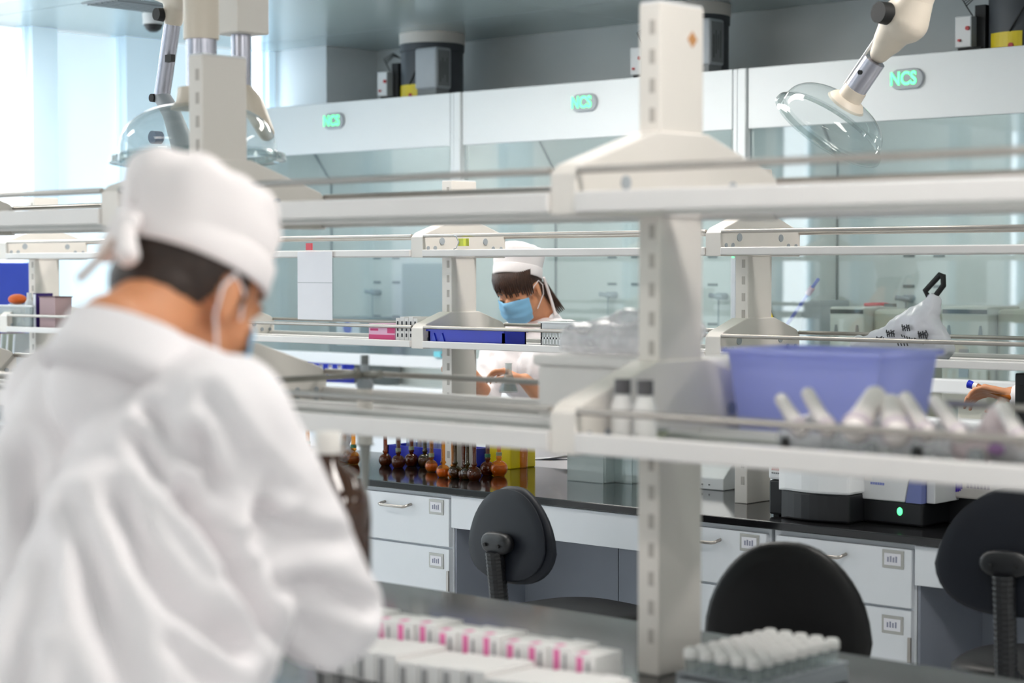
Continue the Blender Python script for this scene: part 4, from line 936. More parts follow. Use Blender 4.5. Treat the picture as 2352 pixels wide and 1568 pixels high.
# wrapped white tubes lying on the near shelf
M_tube = mat('white_tube', (240, 232, 230), .3); M_lilac = mat('lilac_wrap', (214, 200, 210), .4)
GT = 'wrapped white tubes on the near shelf'
tl = [(1795, 918, 1838, 985, 'leftmost white wrapped tube leaning in front of the blue basket'), (1856, 905, 1902, 985, 'white wrapped tube with a round end before the blue basket'), (2010, 912, 1965, 985, 'fat white wrapped tube at the right corner of the blue basket'),
      (2080, 915, 2130, 995, 'slanted white tube right of the blue basket'), (2150, 920, 2205, 1000, 'slanted white tube left of the pink tinted pouch'), (2045, 930, 2060, 995, 'short greyish tube right of the fat wrapped one'), (2300, 935, 2345, 1010, 'white tube at the right picture edge')]
for (x0, y0, x1, y1, lab) in tl:
    b0, b1 = at(x0, y0, 2.76), at(x1, y1, 2.66); r = .0135 if 'fat' not in lab else .022
    b1.z = max(b1.z, ZN+r+.001); b0.z = max(b0.z, ZN+r+.02)
    t = thing('wrapped_tube', lab, 'tube', (b1.x, b1.y, ZN), 0, GT)
    bm = bmesh.new(); capsule(bm, b1, r, b0, r*.85, 16); obj('barrel', bm, M_tube, t, smooth=True)
    d_ = (b0-b1).normalized(); bm = bmesh.new(); cyl(bm, b1+d_*.0, b1+d_*.012, r*1.15); obj('collar', bm, M_lilac, t, smooth=True)
for (x, y, lab, m_, w_) in ((1945, 960, 'milky plastic pouch under the fat wrapped tube', M_bag, .06), (2115, 965, 'milky plastic pouch under the slanted tubes', M_bag, .07), (2240, 960, 'pink tinted plastic pouch with a violet corner on the near shelf', mat('pink_pouch', (232, 214, 218), .4), .055), (2330, 975, 'milky plastic pouch at the right picture edge', M_bag, .05), (1830, 985, 'milky plastic pouch at the left end of the tube pile', M_bag, .05)):
    p = at(x, y, 2.72); t = thing('plastic_pouch', lab, 'pouch', (p.x, 2.74, ZN), 0, 'plastic pouches on the near shelf')
    bm = blobshape([((p.x-w_*.6, 2.74, ZN+.022), .022, (p.x+w_*.6, 2.76, ZN+.03), .026), ((p.x, 2.76, ZN+.03), .03, (p.x+.02, 2.76, ZN+(.065 if 'pink' in lab else .04)), .026)])
    for v in bm.verts: v.co.z = max(v.co.z, ZN+.0005)
    remeshed('pouch_film', bm, .005, m_, t, 2, lambda co, n: .006*noise.noise(co*28))
    if 'pink' in lab: bm = bmesh.new(); ellip(bm, (p.x+.035, 2.722, ZN+.025), (.014, .006, .01)); obj('violet_corner', bm, mat('violet_blot', (170, 130, 180), .5), t)
for k, (x, y, r, lab) in enumerate(((1793, 1004, .009, 'black stopper at the left end of the near shelf lip'), (2096, 1028, .010, 'black stopper in the middle of the near shelf lip'), (1990, 1018, .013, 'grey stopper left of the middle black one'), (2232, 1042, .015, 'wide grey stopper near the right picture edge'))):
    p = at(x, y, 2.622); t = thing('rubber_stopper', lab, 'stopper', (p.x, 2.63, ZN), 0, 'stoppers along the near shelf')
    obj('plug', CY((p.x, 2.635, ZN), (p.x, 2.635, ZN+.03), r, r*.85), M_dark if r < .012 else M_midgrey, t, smooth=True); obj('top', CY((p.x, 2.635, ZN+.03), (p.x, 2.635, ZN+.034), r*.5), M_midgrey, t)
# burette with clamp hanging between the shelf halves
xb = at(838, 900, 2.9).x
t = thing('burette', 'glass burette with grey clamp hanging through the near rack', 'burette', (xb, 2.9, .9))
ztp = at(838, 815, 2.9).z
obj('top_knob', CY((xb, 2.9, ztp-.02), (xb, 2.9, ztp), .009), M_midgrey, t, smooth=True)
bm = bmesh.new(); lathe(bm, [(0, 1.29), (.016, 1.29), (.02, 1.30), (.011, 1.318), (.009, ztp-.02), (0, ztp-.02)], 20, Matrix.Translation((xb, 2.9, 0))); obj('upper_body', bm, M_grey, t, smooth=True)
bm = bmesh.new(); lathe(bm, [(0, 1.17), (.017, 1.17), (.017, 1.292), (0, 1.292)], 20, Matrix.Translation((xb, 2.9, 0))); obj('barrel', bm, M_cream, t, smooth=True)
z0 = at(836, 1120, 2.9).z
bm = bmesh.new(); lathe(bm, [(0, z0), (.007, z0), (.012, z0+.09), (.022, 1.172), (0, 1.172)], 20, Matrix.Translation((xb, 2.9, 0))); obj('cone', bm, mat('cone_grey', (176, 176, 172), .4), t, smooth=True)
z9 = at(835, 1195, 2.9).z
obj('glass_tip', CY((xb, 2.9, z9), (xb, 2.9, z0), .003, .005), M_clear, t, smooth=True)
bm = bmesh.new(); cyl(bm, (xb-.055, 2.895, 1.318), (xb+.055, 2.895, 1.324), .008); cyl(bm, (xb-.05, 2.88, 1.318), (xb+.0, 2.88, 1.33), .006); obj('clamp_jaw', bm, mat('clamp_metal', (150, 146, 138), .4, .5), t, smooth=True)
cl = obj('clamp_arm', B(xb-.006, xb+.006, 2.61, 2.89, 1.314, 1.326), mat('clamp_metal', (150, 146, 138), .4, .5), t)
obj('rail_hook', B(xb-.01, xb+.01, 2.59, 2.612, 1.29, 1.326), mat('clamp_metal', (150, 146, 138), .4, .5), t)

ORD = ['first','second','third','fourth','fifth','sixth','seventh','eighth','ninth','tenth','eleventh','twelfth','thirteenth','fourteenth']
# cartons on the near bench
GP = 'pink printed cartons in the back row'
for k in range(13):
    x = -2.90+k*.0555; h = .882 + .003*((k*7) % 3-1); y0 = 2.60+.003*(k % 2)
    t = thing('pink_striped_carton', 'pink striped carton', 'carton', (x, 2.64, .8), 0, GP)
    t['label'] = 'pink striped white carton in the back row, %s from the man sleeve' % ORD[k]
    obj('box', B(x+.001, x+.053, y0, y0+.075, .8, h), M_box, t, bevel=.0015)
    obj('pink_stripe', boxes([(x+.012, x+.026, y0-.001, y0, .812, h-.006), (x+.012, x+.026, y0, y0+.02, h, h+.0006)]), M_pink, t)
    obj('small_print', B(x+.036, x+.041, y0-.001, y0, .815, h-.012), mat('faint_ink', (140, 140, 142), .6), t)
for k in range(14):
    x = -2.74+k*.0545; h = .850+.003*((k*5) % 4-1); y0 = 2.455
    t = thing('barcoded_carton', 'barcoded white carton in the front row at the bottom, %s from the left' % ORD[k], 'carton', (x, 2.5, .8), 0, 'barcoded cartons in the front row')
    obj('box', B(x+.001, x+.0525, y0, y0+.13, .8, h), M_box, t, bevel=.0015)
    obj('barcode', boxes([(x+.010, x+.015, y0-.001, y0, .803, h-.01), (x+.018, x+.020, y0-.001, y0, .803, h-.01), (x+.023, x+.024, y0-.001, y0, .803, h-.01)]), mat('faint_ink', (140, 140, 142), .6), t)
# rack of white capped vials
t = thing('vial_rack', 'grey rack of the white capped vials before the leather chair', 'rack', (-2.04, 2.9, .8))
obj('rack_body', B(-2.125, -1.949, 2.755, 3.04, .8, .825), M_grey, t, bevel=.003); obj('rack_deck', B(-2.124, -1.95, 2.756, 3.039, .832, .836), M_grey, t)
obj('rack_leg', B(-2.124, -2.12, 2.76, 3.03, .825, .832), M_grey, t); obj('rack_leg', B(-1.955, -1.95, 2.76, 3.03, .825, .832), M_grey, t)
v0 = None
for j in range(8):
    for i in range(5):
        x, y = -2.105+i*.034, 2.775+j*.0345; zt = .862
        if i == 0 and j == 0:
            v0 = thing('capped_vial', 'small vial with a round white cap in the rack at the bottom edge', 'vial', (x, y, .836), 0, 'white capped vials in the rack')
            obj('vial_glass', CY((x, y, .8365), (x, y, .862), .0115, seg=12), M_bin, v0, smooth=True)
            bm = bmesh.new(); lathe(bm, [(0, .861), (.0135, .861), (.0135, .874), (.010, .879), (0, .880)], 14, Matrix.Translation((x, y, 0))); obj('cap', bm, M_box, v0, smooth=True)
        else: v = copy_tree(v0, (x, y, .836))
        (v0 if i == j == 0 else v)['label'] = 'white capped vial, %s from left in the %s row of the rack' % (['first', 'second', 'third', 'fourth', 'fifth'][i], ['nearest', 'second nearest', 'third nearest', 'fourth nearest', 'fourth farthest', 'third farthest', 'second farthest', 'farthest'][j])

# ---------------------------------------------------------------- people
def prj(p):
    w = (p-CAM); d = w.dot(fwd); return 1176+FPX*w.dot(rgt)/d, 784-FPX*w.dot(upv)/d
def hand(bm, wrist, u, n, S=1.0, curl=.5, thumb=1, spread=.05):
    u = u.normalized(); n = (n-u*n.dot(u)).normalized(); w = u.cross(n)*thumb
    for j in range(4):
        kn = wrist+u*(.088-.004*abs(j-1))*S+w*(1.5-j)*.0205*S
        capsule(bm, wrist+u*.012*S+w*(1.5-j)*.011*S, .0135*S, kn, .0115*S, 10)
        L = [(.040, .026, .021), (.044, .029, .022), (.041, .027, .021), (.032, .021, .019)][j]; r = [.0098, .0100, .0096, .0086][j]*S
        p = kn; a = 0
        for m in range(3):
            a += curl*(.7, 1.0, .7)[m]; d = (u*math.cos(a)+n*math.sin(a)+w*(1.5-j)*spread).normalized(); q = p+d*L[m]*S; capsule(bm, p, r*(1-.08*m), q, r*(.92-.08*m), 10); p = q
    p = wrist+u*.022*S+w*.020*S; capsule(bm, p, .015*S, p+(u*.6+w*.75+n*.35).normalized()*.042*S, .0125*S, 10); p = p+(u*.6+w*.75+n*.35).normalized()*.042*S
    d = (u*.75+w*.4+n*.55).normalized(); q = p+d*.032*S; capsule(bm, p, .0115*S, q, .0105*S, 10); capsule(bm, q, .0105*S, q+(u*.8+w*.05+n*.6).normalized()*.025*S, .009*S, 10)
def head_frame(c, yaw, pitch, S, roll=0):
    return Matrix.Translation(c) @ Matrix.Rotation(yaw, 4, 'Z') @ Matrix.Rotation(-pitch, 4, 'X') @ Matrix.Rotation(roll, 4, 'Y') @ Matrix.Scale(S, 4)
def add_head(bm, H):
    T = lambda *p: H @ Vector(p); s_ = H.to_scale()[0]
    ellip(bm, (0, 0, .045), (.076, .096, .088), H); ellip(bm, (0, .045, -.01), (.062, .052, .085), H); ellip(bm, (0, .05, -.075), (.045, .042, .038), H)
    for sx in (-1, 1):
        capsule(bm, T(.05*sx, .01, -.045), .022*s_, T(.02*sx, .07, -.088), .02*s_); ellip(bm, (.042*sx, .062, -.022), (.024, .024, .024), H)
        capsule(bm, T(.012*sx, .098, .022), .009*s_, T(.046*sx, .083, .026), .008*s_, 10)
        # ear
        E_ = H @ Matrix.Translation((.078*sx, -.004, .0)) @ Matrix.Rotation(R(-22*sx), 4, 'Z'); ellip(bm, (0, 0, .006), (.0075, .019, .031), E_); ellip(bm, (.003*sx, .002, -.018), (.007, .010, .014), E_)
    capsule(bm, T(0, .092, .012), .009*s_, T(0, .114, -.022), .0125*s_, 12)
    for sx in (-1, 1): ellip(bm, (.012*sx, .106, -.027), (.009, .010, .008), H)
    ellip(bm, (0, .093, -.056), (.024, .010, .007), H); ellip(bm, (0, .090, -.066), (.020, .010, .007), H)
def eyes(H, parent):
    bm = bmesh.new(); 
    for sx in (-1, 1): ellip(bm, (.031*sx, .082, .002), (.013, .0095, .006), H, None and 0 or 16, 10)
    o = obj('eyelids', bm, M_skinw, parent, smooth=True)
    bm = bmesh.new()
    for sx in (-1, 1): tube(bm, [H @ Vector(p) for p in ((.018*sx, .0905, -.003), (.031*sx, .0925, -.006), (.045*sx, .084, -.002))], .0016*H.to_scale()[0], 6); tube(bm, [H @ Vector(p) for p in ((.015*sx, .103, .026), (.032*sx, .099, .031), (.052*sx, .082, .026))], .003*H.to_scale()[0], 6)
    obj('brows_and_lashes', bm, M_hair, parent, smooth=True)
def make_cap(H, parent, hgt, puff, top=(0, 0), seedv=0, flat=.62, tilt=12, z0=.05):
    """surgical style cap: band, puffed crown, gathered top"""
    bm = bmesh.new(); n = 64; m = 18; rings = []
    K = H @ Matrix.Translation((0, -.004, z0)) @ Matrix.Rotation(R(tilt), 4, 'X')
    for j in range(m+1):
        t_ = j/m
        if t_ < .22: rad = 1.0+.01*math.sin(t_/.22*3.14); z = hgt*t_*1.1
        else:
            u = (t_-.22)/.78; rad = (1.0+puff*math.sin(min(u*1.7, 1)*math.pi/2))*(max(0, 1-u**3.2))**flat; z = hgt*(.24+.76*math.sin(u*math.pi/2)**.9)
        ring = []
        for i in range(n):
            a = 2*math.pi*i/n
            wob = 1+(.016*math.sin(a*9+seedv)+.014*math.sin(a*5+1+t_*4)+.075*noise.noise(Vector((math.cos(a)*2.2, math.sin(a)*2.2, t_*3.0+seedv))))*min(1, max(0, (t_-.2)*3))
            x, y = .086*rad*wob*math.cos(a)+top[0]*t_, .107*rad*wob*math.sin(a)+top[1]*t_
            ring.append(bm.verts.new(K @ Vector((x, y, z+.014*noise.noise(Vector((x*25, y*25, seedv)))*t_))))
        rings.append(ring)
    for a, b in zip(rings, rings[1:]):
        for i in range(n): bm.faces.new((a[i], a[(i+1) % n], b[(i+1) % n], b[i]))
    bm.faces.new(rings[-1])
    c = obj('cap', bm, M_cap, parent, smooth=True); sd = c.modifiers.new('s', 'SOLIDIFY'); sd.thickness = .003; sd.offset = -1
    for md in list(c.modifiers):
        if md.type == 'EDGE_SPLIT': c.modifiers.remove(md)
    bm = bmesh.new(); rr = []
    for (ro, z) in ((1.012, -.002), (1.03, .004), (1.03, .034), (1.008, .038)):
        rr.append([bm.verts.new(K @ Vector((.086*ro*math.cos(2*math.pi*i/n), .107*ro*math.sin(2*math.pi*i/n), z))) for i in range(n)])
    for a, b in zip(rr, rr[1:]):
        for i in range(n): bm.faces.new((a[i], a[(i+1) % n], b[(i+1) % n], b[i]))
    o = obj('cap_band', bm, M_cap, c, smooth=True); o.modifiers.new('s', 'SOLIDIFY').thickness = .002
    return c, K
def make_mask(H, parent, color=None):
    bm = bmesh.new(); nu, nv = 24, 16; g_ = []
    for i in range(nu+1):
        a = R(-58+116*i/nu); row = []
        for j in range(nv+1):
            v = j/nv; z = .002-.108*v
            nose = .030*math.exp(-(a/.30)**2)*math.exp(-((v-.12)/.28)**2); chin = -.018*max(0, v-.72)/.28
            ry = .101+nose+.006*math.sin(v*math.pi)+chin; rx = .082+.004*math.sin(v*math.pi)-.012*max(0, v-.6)/.4
            pl = .0016*math.sin(v*math.pi*7)*math.cos(a)
            z2 = z*(1-.30*abs(math.sin(a))**3)-.008*abs(math.sin(a))
            row.append(bm.verts.new(H @ Vector(((rx+pl)*math.sin(a), (ry+pl)*math.cos(a)**.8, z2))))
        g_.append(row)
    for i in range(nu):
        for j in range(nv): bm.faces.new((g_[i][j], g_[i+1][j], g_[i+1][j+1], g_[i][j+1]))
    o = obj('face_mask', bm, M_mask, parent, smooth=True); o.modifiers.new('s', 'SOLIDIFY').thickness = .0015
    for sx in (-1, 1):
        bm = bmesh.new(); pts = [(.066*sx, .040, -.006), (.078*sx, .02, .022), (.085*sx, -.010, .034), (.088*sx, -.026, .010), (.085*sx, -.02, -.025), (.070*sx, .024, -.068)]
        tube(bm, [H @ Vector(p) for p in pts], .0019*H.to_scale()[0], 6); obj('ear_loop', bm, M_strap, o, smooth=True)
    return o
def person(label, loc, H, N, sh, el, wr, hd, pel, knees, ankles, hair, headopts, legs=True, curl=.55, voxel=.007):
    """one continuous body surface, clothes and hair as children; sh/el/wr are (left, right) joints"""
    t = thing('person', label, 'person', loc)
    S = H.to_scale()[0]
    bm = bmesh.new(); add_head(bm, H)
    nk = H @ Vector((0, -.022, -.02)); capsule(bm, nk, .056*S, N+(pel-N).normalized()*.02, .062); capsule(bm, H @ Vector((0, .01, -.06)), .045*S, N, .055)
    ch = (sh[0]+sh[1])/2; ac = (sh[1]-sh[0]).normalized()
    capsule(bm, sh[0], .055, sh[1], .055); mid = ch.lerp(pel, .5)
    for k in (-1, 1): capsule(bm, ch+ac*.07*k+(pel-ch)*.15, .10, mid+ac*.05*k, .095); capsule(bm, mid+ac*.05*k, .095, pel+ac*.07*k, .105)
    for i in (0, 1):
        capsule(bm, sh[i], .052, el[i], .040); capsule(bm, el[i], .040, wr[i], .027)
        hand(bm, wr[i], hd[i][0], hd[i][1], 1.0, curl, hd[i][2])
        capsule(bm, pel+ac*(.09 if i else -.09), .09, knees[i], .055); capsule(bm, knees[i], .055, ankles[i], .036)
        ft = (ac.cross(Vector((0, 0, 1)))*-1).normalized(); 
        if ft.dot((H @ Vector((0, 1, 0)))-(H @ Vector((0, 0, 0)))) < 0: ft = -ft
        ft.z = 0; capsule(bm, ankles[i]+Vector((0, 0, -.03)), .034, ankles[i]+ft*.15+Vector((0, 0, -.045)), .026)
        t['_'] = 0
    del t['_']
    remeshed('body', bm, voxel, M_skin if 'behind in' in label else M_skinw, t, 4)
    for i in (0, 1):
        bm = bmesh.new(); p = ankles[i]
        capsule(bm, Vector((p.x, p.y, .045))-ft*.05, .044, Vector((p.x, p.y, .04))+ft*.16, .038)
        for v in bm.verts: v.co.z = max(v.co.z, .0)
        obj('shoe', bm, M_shoe, t, smooth=True)
        bm = bmesh.new(); capsule(bm, pel+ac*(.09 if i else -.09), .11, knees[i], .078); capsule(bm, knees[i], .078, Vector((p.x, p.y, .13)), .062); obj('trouser_leg', bm, M_trouser, t, smooth=True)
    return t
def seg_fold(folds):
    """folds: list of (polyline of picture points, width px, depth m); pushes cloth in along the sight-facing side"""
    def f(co, n):
        d = .0035*noise.noise(co*9)+.0015*noise.noise(co*23)
        vd = (co-CAM).normalized()
        fc = -n.dot(vd)
        if fc < .05: return d
        x, y = prj(co)
        for pl, w_, dep in folds:
            best = 1e9
            for a, b in zip(pl, pl[1:]):
                ax_, ay = a; bx, by = b; L2 = (bx-ax_)**2+(by-ay)**2; u = max(0, min(1, ((x-ax_)*(bx-ax_)+(y-ay)*(by-ay))/L2)); q = math.hypot(x-ax_-u*(bx-ax_), y-ay-u*(by-ay)); best = min(best, q)
            if best < w_*3.2: d += (-dep*math.exp(-(best/w_)**2)+dep*.45*math.exp(-((best-w_*1.7)/w_)**2))*min(1, fc*2)
        return d
    return f

# ---- the man in the foreground
S = 1.10
Hc = at(418, 688, 1.66); H = head_frame(Hc, R(7), R(25), S, R(2))
N = at(262, 768, 1.50)
sR = at(520, 960, 1.55); sL = sR+Vector((-.385, .03, .0))
eR = at(748, 1400, 1.76); eL = sL+Vector((-.10, .16, -.27))
wR = at(722, 1330, 2.02); wL = Vector((wR.x-.20, wR.y-.0, wR.z+.01))
bot = at(742, 1100, 2.10)
pel = Vector((N.x+.03, 1.37, .93))
man = person('man seen from behind in white coat and tied white cap, bent over the near bench', (pel.x, pel.y, 0), H, N, (sL, sR), (eL, eR), (wL, wR),
       ((Vector((.7, .75, .15)), Vector((1, -.4, 0)), -1), (Vector((-.1, 1, .15)), Vector((-1, .2, 0)), -1)), pel,
       (Vector((pel.x-.11, 1.42, .50)), Vector((pel.x+.11, 1.42, .50))), (Vector((pel.x-.12, 1.36, .09)), Vector((pel.x+.12, 1.38, .09))), None, None)
# coat: torso, sleeves and skirt as one cloth surface
folds = [([(345, 950), (385, 1000), (425, 1075)], 22, 0.0150), ([(320, 1010), (400, 1130), (500, 1255)], 24, 0.0195), ([(452, 1010), (470, 1090), (505, 1190)], 26, 0.0210),
         ([(425, 1130), (500, 1245), (570, 1390), (650, 1500), (740, 1568)], 24, 0.0330), ([(265, 1150), (330, 1290), (420, 1400), (540, 1480)], 34, 0.0240), ([(180, 1190), (230, 1400), (300, 1580)], 40, 0.0210),
         ([(480, 910), (560, 1040), (650, 1120)], 26, 0.0105), ([(640, 1345), (740, 1350), (850, 1395)], 26, 0.0180), ([(60, 1050), (90, 1300), (40, 1568)], 34, 0.0210), ([(130, 1230), (118, 1420)], 30, 0.0150),
         ([(600, 1180), (700, 1230), (800, 1240)], 26, 0.0120), ([(400, 1480), (500, 1568)], 28, 0.0150), ([(90, 770), (200, 790), (330, 800)], 8, 0.0060), ([(560, 1240), (590, 1180), (610, 1130)], 24, 0.0150)]
ac = (sR-sL).normalized(); ch = (sL+sR)/2
bm = bmesh.new()
capsule(bm, sL+Vector((0, 0, -.01)), .080, ch+Vector((0, .0, .03)), .085, 20); capsule(bm, ch+Vector((0, 0, .03)), .085, sR+Vector((0, 0, -.01)), .080, 20)
capsule(bm, N+Vector((0, .0, -.062)), .084, ch+Vector((0, 0, .01)), .095, 20)
capsule(bm, N+Vector((.02, .02, -.085)), .07, sR.lerp(N, .35)+Vector((0, .01, -.03)), .075, 20); capsule(bm, N+Vector((-.02, .02, -.085)), .07, sL.lerp(N, .35)+Vector((0, .01, -.03)), .075, 20)
for k in (-1, 1):
    capsule(bm, ch+ac*.095*k+Vector((0, -.0, -.06)), .135, pel+ac*.10*k+Vector((0, .01, .10)), .150, 22)
    capsule(bm, ch+ac*.10*k+Vector((0, .10, -.12)), .11, pel+ac*.10*k+Vector((0, .08, .10)), .14, 22)
lathe(bm, [(0, -.44), (.30, -.44), (.285, -.2), (.262, .1), (.2, .2), (0, .2)], 40, Matrix.Translation((pel.x, pel.y+.04, pel.z)), 1.0, .72)
capsule(bm, sR, .082, eR, .076, 22); capsule(bm, sR+Vector((-.03, 0, -.06)), .085, sR.lerp(eR, .6)+Vector((-.02, 0, 0)), .082, 22); capsule(bm, eR, .078, wR+(eR-wR)*.12, .056, 22)
capsule(bm, sL, .085, eL, .074, 22); capsule(bm, eL, .076, wL+(eL-wL)*.12, .055, 22)
coat = remeshed('coat', bm, .008, M_coat, man, 8, seg_fold(folds))
bm = bmesh.new(); KC = Matrix.Translation(N+Vector((.006, .018, .0))) @ Matrix.Rotation(R(-24), 4, 'X')
n = 40; rings = []
for (r_, z_) in ((.092, -.07), (.084, -.035), (.077, .005), (.080, .011), (.085, .003), (.094, -.035), (.100, -.06)):
    rings.append([bm.verts.new(KC @ Vector((r_*1.04*math.cos(R(-90)+2*math.pi*i/n), r_*1.02*math.sin(R(-90)+2*math.pi*i/n)+.01, z_-.022*max(0, math.sin(R(-90)+2*math.pi*i/n))))) for i in range(n)])
for a, b in zip(rings, rings[1:]):
    for i in range(n): bm.faces.new((a[i], a[(i+1) % n], b[(i+1) % n], b[i]))
o = obj('collar', bm, M_coat, coat, smooth=True); o.modifiers.new('s', 'SOLIDIFY').thickness = .003
cp, K = make_cap(H, man, .118, .05, (0, -.022), 3.0, .42, 2, .040)
# knot, loops and tails at the back of the cap
kx = lambda *p: K @ Vector(p)
bm = bmesh.new(); capsule(bm, kx(-.008, -.118, .012), .013, kx(.012, -.120, .010), .013, 14); capsule(bm, kx(.004, -.122, .006), .012, kx(.030, -.128, -.036), .016, 14); capsule(bm, kx(-.010, -.122, .006), .010, kx(-.004, -.130, -.036), .014, 14)
remeshed('cap_knot', bm, .004, M_cap, cp, 3, lambda co, n_: .002*noise.noise(co*60))
bm = bmesh.new(); pts = [at(262, 552, 1.53), at(240, 580, 1.515), at(212, 610, 1.50), at(180, 642, 1.49)]; tube(bm, pts, .0048, 8); obj('tie_strap', bm, mat('brownish_tape', (196, 178, 168), .8), cp, smooth=True)  # tie strap in its own brownish tone
bm = bmesh.new(); tube(bm, [kx(-.01, -.110, .035), kx(-.012, -.112, .07), kx(-.012, -.10, .10)], [.012, .014, .008], 10); remeshed('cap_pleat', bm, .004, M_cap, cp, 3)
# short hair around the back and sides
bm = bmesh.new(); ellip(bm, (0, -.012, .038), (.0815, .092, .080), H); ellip(bm, (0, -.046, .0), (.064, .056, .052), H)
def cut_hair(bm, H, front, low):
    Hi = H.inverted(); dl = [v for v in bm.verts if (lambda q: q.y > front+max(0, .03-q.z)*0 or q.z > .075)(Hi @ v.co)]
    return bm
hr = remeshed('hair', bm, .005, M_hair, man, 2, lambda co, n_: .0012*noise.noise(co*160))
Hi = H.inverted(); me = hr.data; b2 = bmesh.new(); b2.from_mesh(me)
dl = [v for v in b2.verts if (lambda q: (q.y > -.018-.25*max(0,-q.z) and q.z < .03 and abs(q.x) > .0) or q.y > .035)(Hi @ v.co)]; bmesh.ops.delete(b2, geom=dl, context='VERTS'); b2.to_mesh(me); b2.free()
for sx in (-1, 1):
    bm = bmesh.new(); ellip(bm, (.071*sx, .022, .022), (.007, .009, .022), H); obj('sideburn', bm, M_hair, man, smooth=True)
make_mask(H, man); eyes(H, man)
# brown reagent bottle in the man's hands
t = thing('brown_bottle', 'large brown glass bottle with a white screw cap held by the man', 'bottle', (bot.x, bot.y, 1.04))
zt_ = at(742, 990, 2.10).z; zb_ = zt_-.25; bx_, by_ = bot.x+.012, bot.y
bm = bmesh.new(); lathe(bm, [(0, zb_), (.064, zb_), (.068, zb_+.01), (.068, zb_+.125), (.064, zb_+.15), (.044, zb_+.185), (.022, zb_+.20), (.019, zb_+.225), (0, zb_+.225)], 36, Matrix.Translation((bx_, by_, 0))); obj('bottle_glass', bm, mat('brown_bottle_glass', (58, 32, 14), .06, 0, .1, 10, coat=.6), t, smooth=True)
bm = bmesh.new(); lathe(bm, [(0, zt_-.034), (.021, zt_-.034), (.021, zt_-.002), (.019, zt_), (0, zt_)], 36, Matrix.Translation((bx_, by_, 0))); obj('screw_cap', bm, mat('cap_offwhite', (226, 222, 216), .5), t, smooth=True)


# ---- the woman behind the second bench
S = 1.06
Hc = at(1196, 668, 5.95); H = head_frame(Hc, R(191), R(22), S, R(4))
N = at(1246, 724, 6.10)
sL = at(1306, 768, 6.08); sR = at(1140, 782, 6.02)
eL = at(1262, 935, 5.93); eR = at(1118, 915, 5.9)
wL = at(1205, 872, 5.70); wR = at(1086, 862, 5.68)
pel = Vector((N.x-.0, 6.24, .92))
wom = person('woman in a white cap and blue face mask leaning forward behind the second bench', (pel.x, pel.y, 0), H, N, (sL, sR), (eL, eR), (wL, wR),
       ((Vector((-.75, -.35, .35)), Vector((-.2, -.3, -1)), 1), (Vector((-.3, -.6, .5)), Vector((.6, -.4, -.5)), -1)), pel,
       (Vector((pel.x+.10, 6.18, .50)), Vector((pel.x-.10, 6.18, .50))), (Vector((pel.x+.11, 6.26, .09)), Vector((pel.x-.11, 6.26, .09))), None, None, curl=.75)
ac = (sR-sL).normalized(); ch = (sL+sR)/2
bm = bmesh.new()
capsule(bm, sL, .062, ch+Vector((0, 0, .02)), .07, 18); capsule(bm, ch+Vector((0, 0, .02)), .07, sR, .062, 18); capsule(bm, N+Vector((0, 0, -.05)), .06, ch, .08, 18)
for k in (-1, 1): capsule(bm, ch+ac*.07*k+Vector((0, 0, -.06)), .105, pel+ac*.07*k+Vector((0, 0, .1)), .12, 20); capsule(bm, ch+ac*.07*k+Vector((0, -.05, -.12)), .085, pel+ac*.08*k+Vector((0, -.04, .1)), .10, 20)
lathe(bm, [(0, -.42), (.27, -.42), (.25, -.2), (.22, .1), (.16, .2), (0, .2)], 36, Matrix.Translation((pel.x, pel.y-.02, pel.z)), 1.0, .72)
for s_, e_, w_ in ((sL, eL, wL), (sR, eR, wR)): capsule(bm, s_, .064, e_, .056, 18); capsule(bm, e_, .057, e_.lerp(w_, .22), .05, 18)
wf = [([(1108, 850), (1130, 890), (1160, 910)], 9, .008), ([(1130, 820), (1150, 870)], 8, .006), ([(1090, 860), (1120, 885)], 7, .006), ([(1240, 760), (1262, 800), (1280, 850)], 10, .007), ([(1215, 800), (1205, 860)], 9, .006)]
coat = remeshed('coat', bm, .008, M_coat, wom, 6, seg_fold(wf))
for sg, (c_, d_) in enumerate((((1155, 745), (1195, 800)), ((1250, 740), (1200, 800)))):
    pass
bm = bmesh.new(); KC = Matrix.Translation(N+Vector((0, -.03, -.005))) @ Matrix.Rotation(R(26), 4, 'X')
n = 36; rings = []
for (r_, z_) in ((.085, -.06), (.075, -.03), (.068, .0), (.072, .008), (.080, -.0), (.094, -.045), (.1, -.06)):
    rings.append([bm.verts.new(KC @ Vector((r_*math.cos(R(90)+2*math.pi*i/n), r_*math.sin(R(90)+2*math.pi*i/n), z_-.035*max(0, -math.sin(R(90)+2*math.pi*i/n))))) for i in range(n)])
for a, b in zip(rings, rings[1:]):
    for i in range(n):
        if i in (17, 18): continue
        bm.faces.new((a[i], a[(i+1) % n], b[(i+1) % n], b[i]))
o = obj('collar', bm, M_coat, coat, smooth=True); o.modifiers.new('s', 'SOLIDIFY').thickness = .003
cp, K = make_cap(H, wom, .125, .10, (.0, .0), 9.0, .55, 33, .056)
kx = lambda *p: K @ Vector(p)
bm = bmesh.new(); capsule(bm, kx(.02, .03, .108), .016, kx(.03, .04, .122), .012, 12); remeshed('cap_button', bm, .004, M_cap, cp, 2, lambda co, n_: .003*noise.noise(co*50))
bm = bmesh.new(); tube(bm, [H @ Vector(p) for p in ((-.085, -.05, .03), (-.083, -.06, -.03), (-.085, -.06, -.09), (-.09, -.055, -.13))], .006, 8); obj('tie_strap', bm, M_cap, cp, smooth=True)
